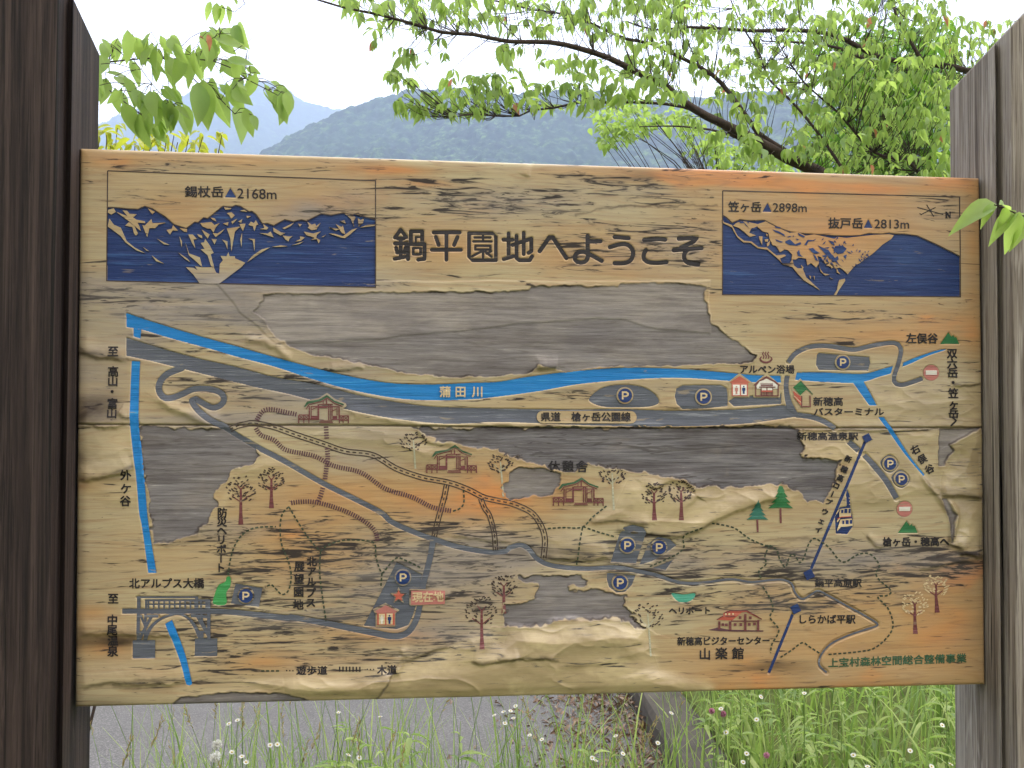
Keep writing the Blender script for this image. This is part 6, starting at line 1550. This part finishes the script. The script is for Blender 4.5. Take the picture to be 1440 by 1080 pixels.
def daisy(u, v, y, r, label, mat='petal', grp='white daisies in the weeds', name='daisy', cat='flower', puff=False):
    c = at_y(u, v, y); x, yy, z = c
    x += 0.0
    s = thing(name, label, cat, (x, yy, 0), grp)
    st, hd, ey = Bag(), Bag(), Bag(); qq = random.Random(int(u * 13 + v))
    b = np.array([qq.uniform(-.08, .08), qq.uniform(-.05, .05), 0.0]); top = np.array([0, 0, z])
    if 'bank' in grp or x > 0.35: b[2] = max(0, float(bank_height(np.array([x]), np.array([yy]))[0]) - .03)
    p = smooth(np.array([b, (b + top) / 2 + (b * .3), top]), .08); st.tube(p, np.linspace(0.0018, 0.001, len(p)), 5, .5)
    for k in range(5):
        j = qq.randrange(0, max(2, len(p) - 2)); put_leaf(st, p[j], rv() * (1, 1, .2) + (0, 0, .5), np.array([0, 0, 1.]), qq.uniform(.03, .06), qq.random(), (LEAF[0][0] * (.6, 1, 1), LEAF[0][1]))
    tilt = Vector((qq.uniform(-.5, .5), qq.uniform(-.9, .1), 1)).normalized(); R = np.array(Vector((0, 0, 1)).rotation_difference(tilt).to_matrix())
    n = 26 if not puff else 90
    for k in range(n):
        if puff:
            d = rv(); pv = np.array([(-.0006, 0, 0), (.0006, 0, 0), (.0022, r, 0), (-.0022, r, 0)]); w = np.cross(d, rv()); w /= np.linalg.norm(w)
            hd.add(top + (pv[:, :1] * w + pv[:, 1:2] * d), [(0, 1, 2, 3)], qq.random())
        else:
            a = 6.283 * k / n; d = R @ np.array([math.cos(a), math.sin(a), qq.uniform(.0, .25)]); w = R @ np.array([-math.sin(a), math.cos(a), 0])
            pv = [(-.0006, r * .3), (.0006, r * .3), (.0011 * r / .011, r * .8), (.0004, r), (-.0004, r), (-.0011 * r / .011, r * .8)]
            hd.add(np.array([top + w * i + d * j for i, j in pv]), [(0, 1, 2, 3, 4, 5)], qq.random())
    if not puff:
        th = np.linspace(0, 2 * np.pi, 10, endpoint=False)
        vv = [top + R @ np.array([0, 0, r * .32])] + [top + R @ np.array([r * .36 * math.cos(k), r * .36 * math.sin(k), r * .12]) for k in th] + [top + R @ np.array([r * .3 * math.cos(k), r * .3 * math.sin(k), -r * .1]) for k in th]
        ey.add(np.array(vv), [(0, 1 + i, 1 + (i + 1) % 10) for i in range(10)] + [(1 + i, 11 + i, 11 + (i + 1) % 10, 1 + (i + 1) % 10) for i in range(10)])
    st.build('stem', 'stem', s); hd.build('flower_head', mat, s)
    if ey.v: ey.build('flower_centre', 'eye', s)
DL = 'white daisy among the weeds between the road and the board'
for u, v, y in [(334, 1013, .9), (322, 1018, .9), (326, 1058, .7), (340, 1064, .75), (346, 1072, .7), (380, 1048, .9), (390, 1047, .9), (866, 1035, 1.0), (745, 1034, 1.2), (762, 1040, 1.2), (725, 993, 1.3), (708, 1001, 1.3), (718, 1000, 1.3), (695, 1006, 1.3), (722, 1010, 1.3), (710, 1017, 1.3), (833, 1066, .9), (838, 1070, .9), (876, 1060, 1.0),
                (944, 1003, .9), (490, 1062, .6), (505, 1066, .6), (925, 1045, .9), (476, 1002, 1.1), (535, 1008, 1.2)]:
    daisy(u, v, y, 0.0075, DL)
DB = 'white daisy in the tall grass of the bank below the right end of the board'
for u, v, y in [(1070, 980, .9), (1014, 997, .9), (1021, 1030, .9), (1325, 1020, .8), (1050, 1060, .8), (1045, 1072, .8), (1131, 975, 1.0), (1280, 1056, .7), (1337, 1075, .6), (1310, 1078, .6), (1064, 1012, .8), (1200, 1062, .7), (1220, 1078, .6)]:
    daisy(u, v, y, 0.0075, DB, grp='white daisies on the bank')
for u, v, y in [(1001, 1000, .9), (1017, 1004, .9), (1078, 1062, .8)]:
    daisy(u, v, y, 0.009, 'pink clover flower in the grass of the bank beside the kerb', 'clover', 'pink clover on the bank', 'clover_flower', puff=True)
daisy(305, 1047, .62, 0.013, 'round white seed puff, the higher of the pair near the left post', 'petal', 'seed puffs', 'seed_puff', puff=True)
daisy(303, 1064, .55, 0.014, 'open white seed puff, the lower of the pair near the left post', 'petal', 'seed puffs', 'seed_puff', puff=True)

# leafy weeds
def weed(x, y, h, q, label, z=0.0, grp='leafy weeds behind the board'):
    s = thing('leafy_weed', label, 'weed', (x, y, z), grp)
    st, lf = Bag(), Bag(); az = q.uniform(0, 6.28); ln = q.uniform(0, .2); tt = np.linspace(0, 1, 9)
    p = np.stack([h * ln * tt ** 2 * math.cos(az), h * ln * tt ** 2 * math.sin(az), h * tt], 1); st.tube(p, np.linspace(0.0028, 0.001, 9), 5, q.random())
    for k in range(int(9 + h * 16)):
        f = q.uniform(.15, 1); c = np.array([np.interp(f, tt, p[:, i]) for i in range(3)]); a = k * 2.4
        put_leaf(lf, c, np.array([math.cos(a), math.sin(a), q.uniform(.0, .7)]), np.array([0, 0, 1.]) + .2 * rv(), q.uniform(.05, .12) * (1.15 - .5 * f), q.uniform(0.1, 1), (LEAF[3][0] * (q.uniform(.35, .6), 1, .8), LEAF[3][1]))
    st.build('stem', 'stem', s); lf.build('leaves', 'grass', s)
WL = 'slim upright weed with narrow leaves in front of the grey road'
for u, y, h in [(565, .9, .6), (585, 1.2, .55), (622, .8, .55), (640, 1.0, .6), (660, .9, .5), (498, .8, .58), (486, .7, .5), (455, 1.0, .6), (405, .8, .45), (760, .8, .4), (845, .9, .55), (820, 1.3, .4), (700, .8, .45), (350, .9, .42), (180, 1.0, .35), (540, .6, .45), (230, .8, .4), (275, 1.1, .42), (430, .7, .5), (520, 1.1, .6), (605, .6, .45), (735, 1.0, .5), (800, .7, .4), (890, 1.0, .5), (905, .8, .4)]:
    c = at_y(u, 1000, y); weed(c[0], y, h, q, WL)
WB = 'bushy leafy weed standing in the tall grass on the bank'
for k in range(40):
    u = q.uniform(985, 1350); y = q.uniform(.7, 2.4); c = at_y(u, 1030, y); z = float(bank_height(np.array([c[0]]), np.array([y]))[0])
    weed(c[0], y, q.uniform(.3, .55), q, WB, max(z, 0) - .02, 'leafy weeds on the bank')

# ------------------------------------------------------------------ each repeat gets its own label, counted across the view
def order_labels(group, text):
    o_ = [o for o in sc.objects if o.parent is None and o.get('group') == group]
    bpy.context.view_layer.update()
    def px(o):
        c = [x for x in o.children if x.name.split('.')[0] in ('flower_head', 'seed_head', 'leaves')][0]
        m = np.array([v.co for v in c.data.vertices]).mean(0) + np.array(o.location) - CAM
        return (m @ RIGHT) / (m @ FWD)
    o_.sort(key=px); n = len(o_)
    for i, o in enumerate(o_):
        side, k = ('left', i + 1) if i < (n + 1) // 2 else ('right', n - i)
        suf = 'th' if 10 <= k % 100 <= 20 else {1: 'st', 2: 'nd', 3: 'rd'}.get(k % 10, 'th')
        o['label'] = text % (('%smost' % side) if k == 1 else '%d%s from the %s' % (k, suf, side))
order_labels('seeding grass stalks behind the board', 'straw coloured grass seed head before the grey road, %s')
order_labels('white daisies in the weeds', 'white daisy in the weeds by the road, %s')
order_labels('white daisies on the bank', 'white daisy in the tall green grass of the bank, %s')
order_labels('pink clover on the bank', 'pink clover head in the bank grass beside the kerb, %s')
order_labels('leafy weeds behind the board', 'slim upright weed with narrow leaves before the grey road, %s')
order_labels('leafy weeds on the bank', 'leafy weed rising from the tall grass of the bank, %s')
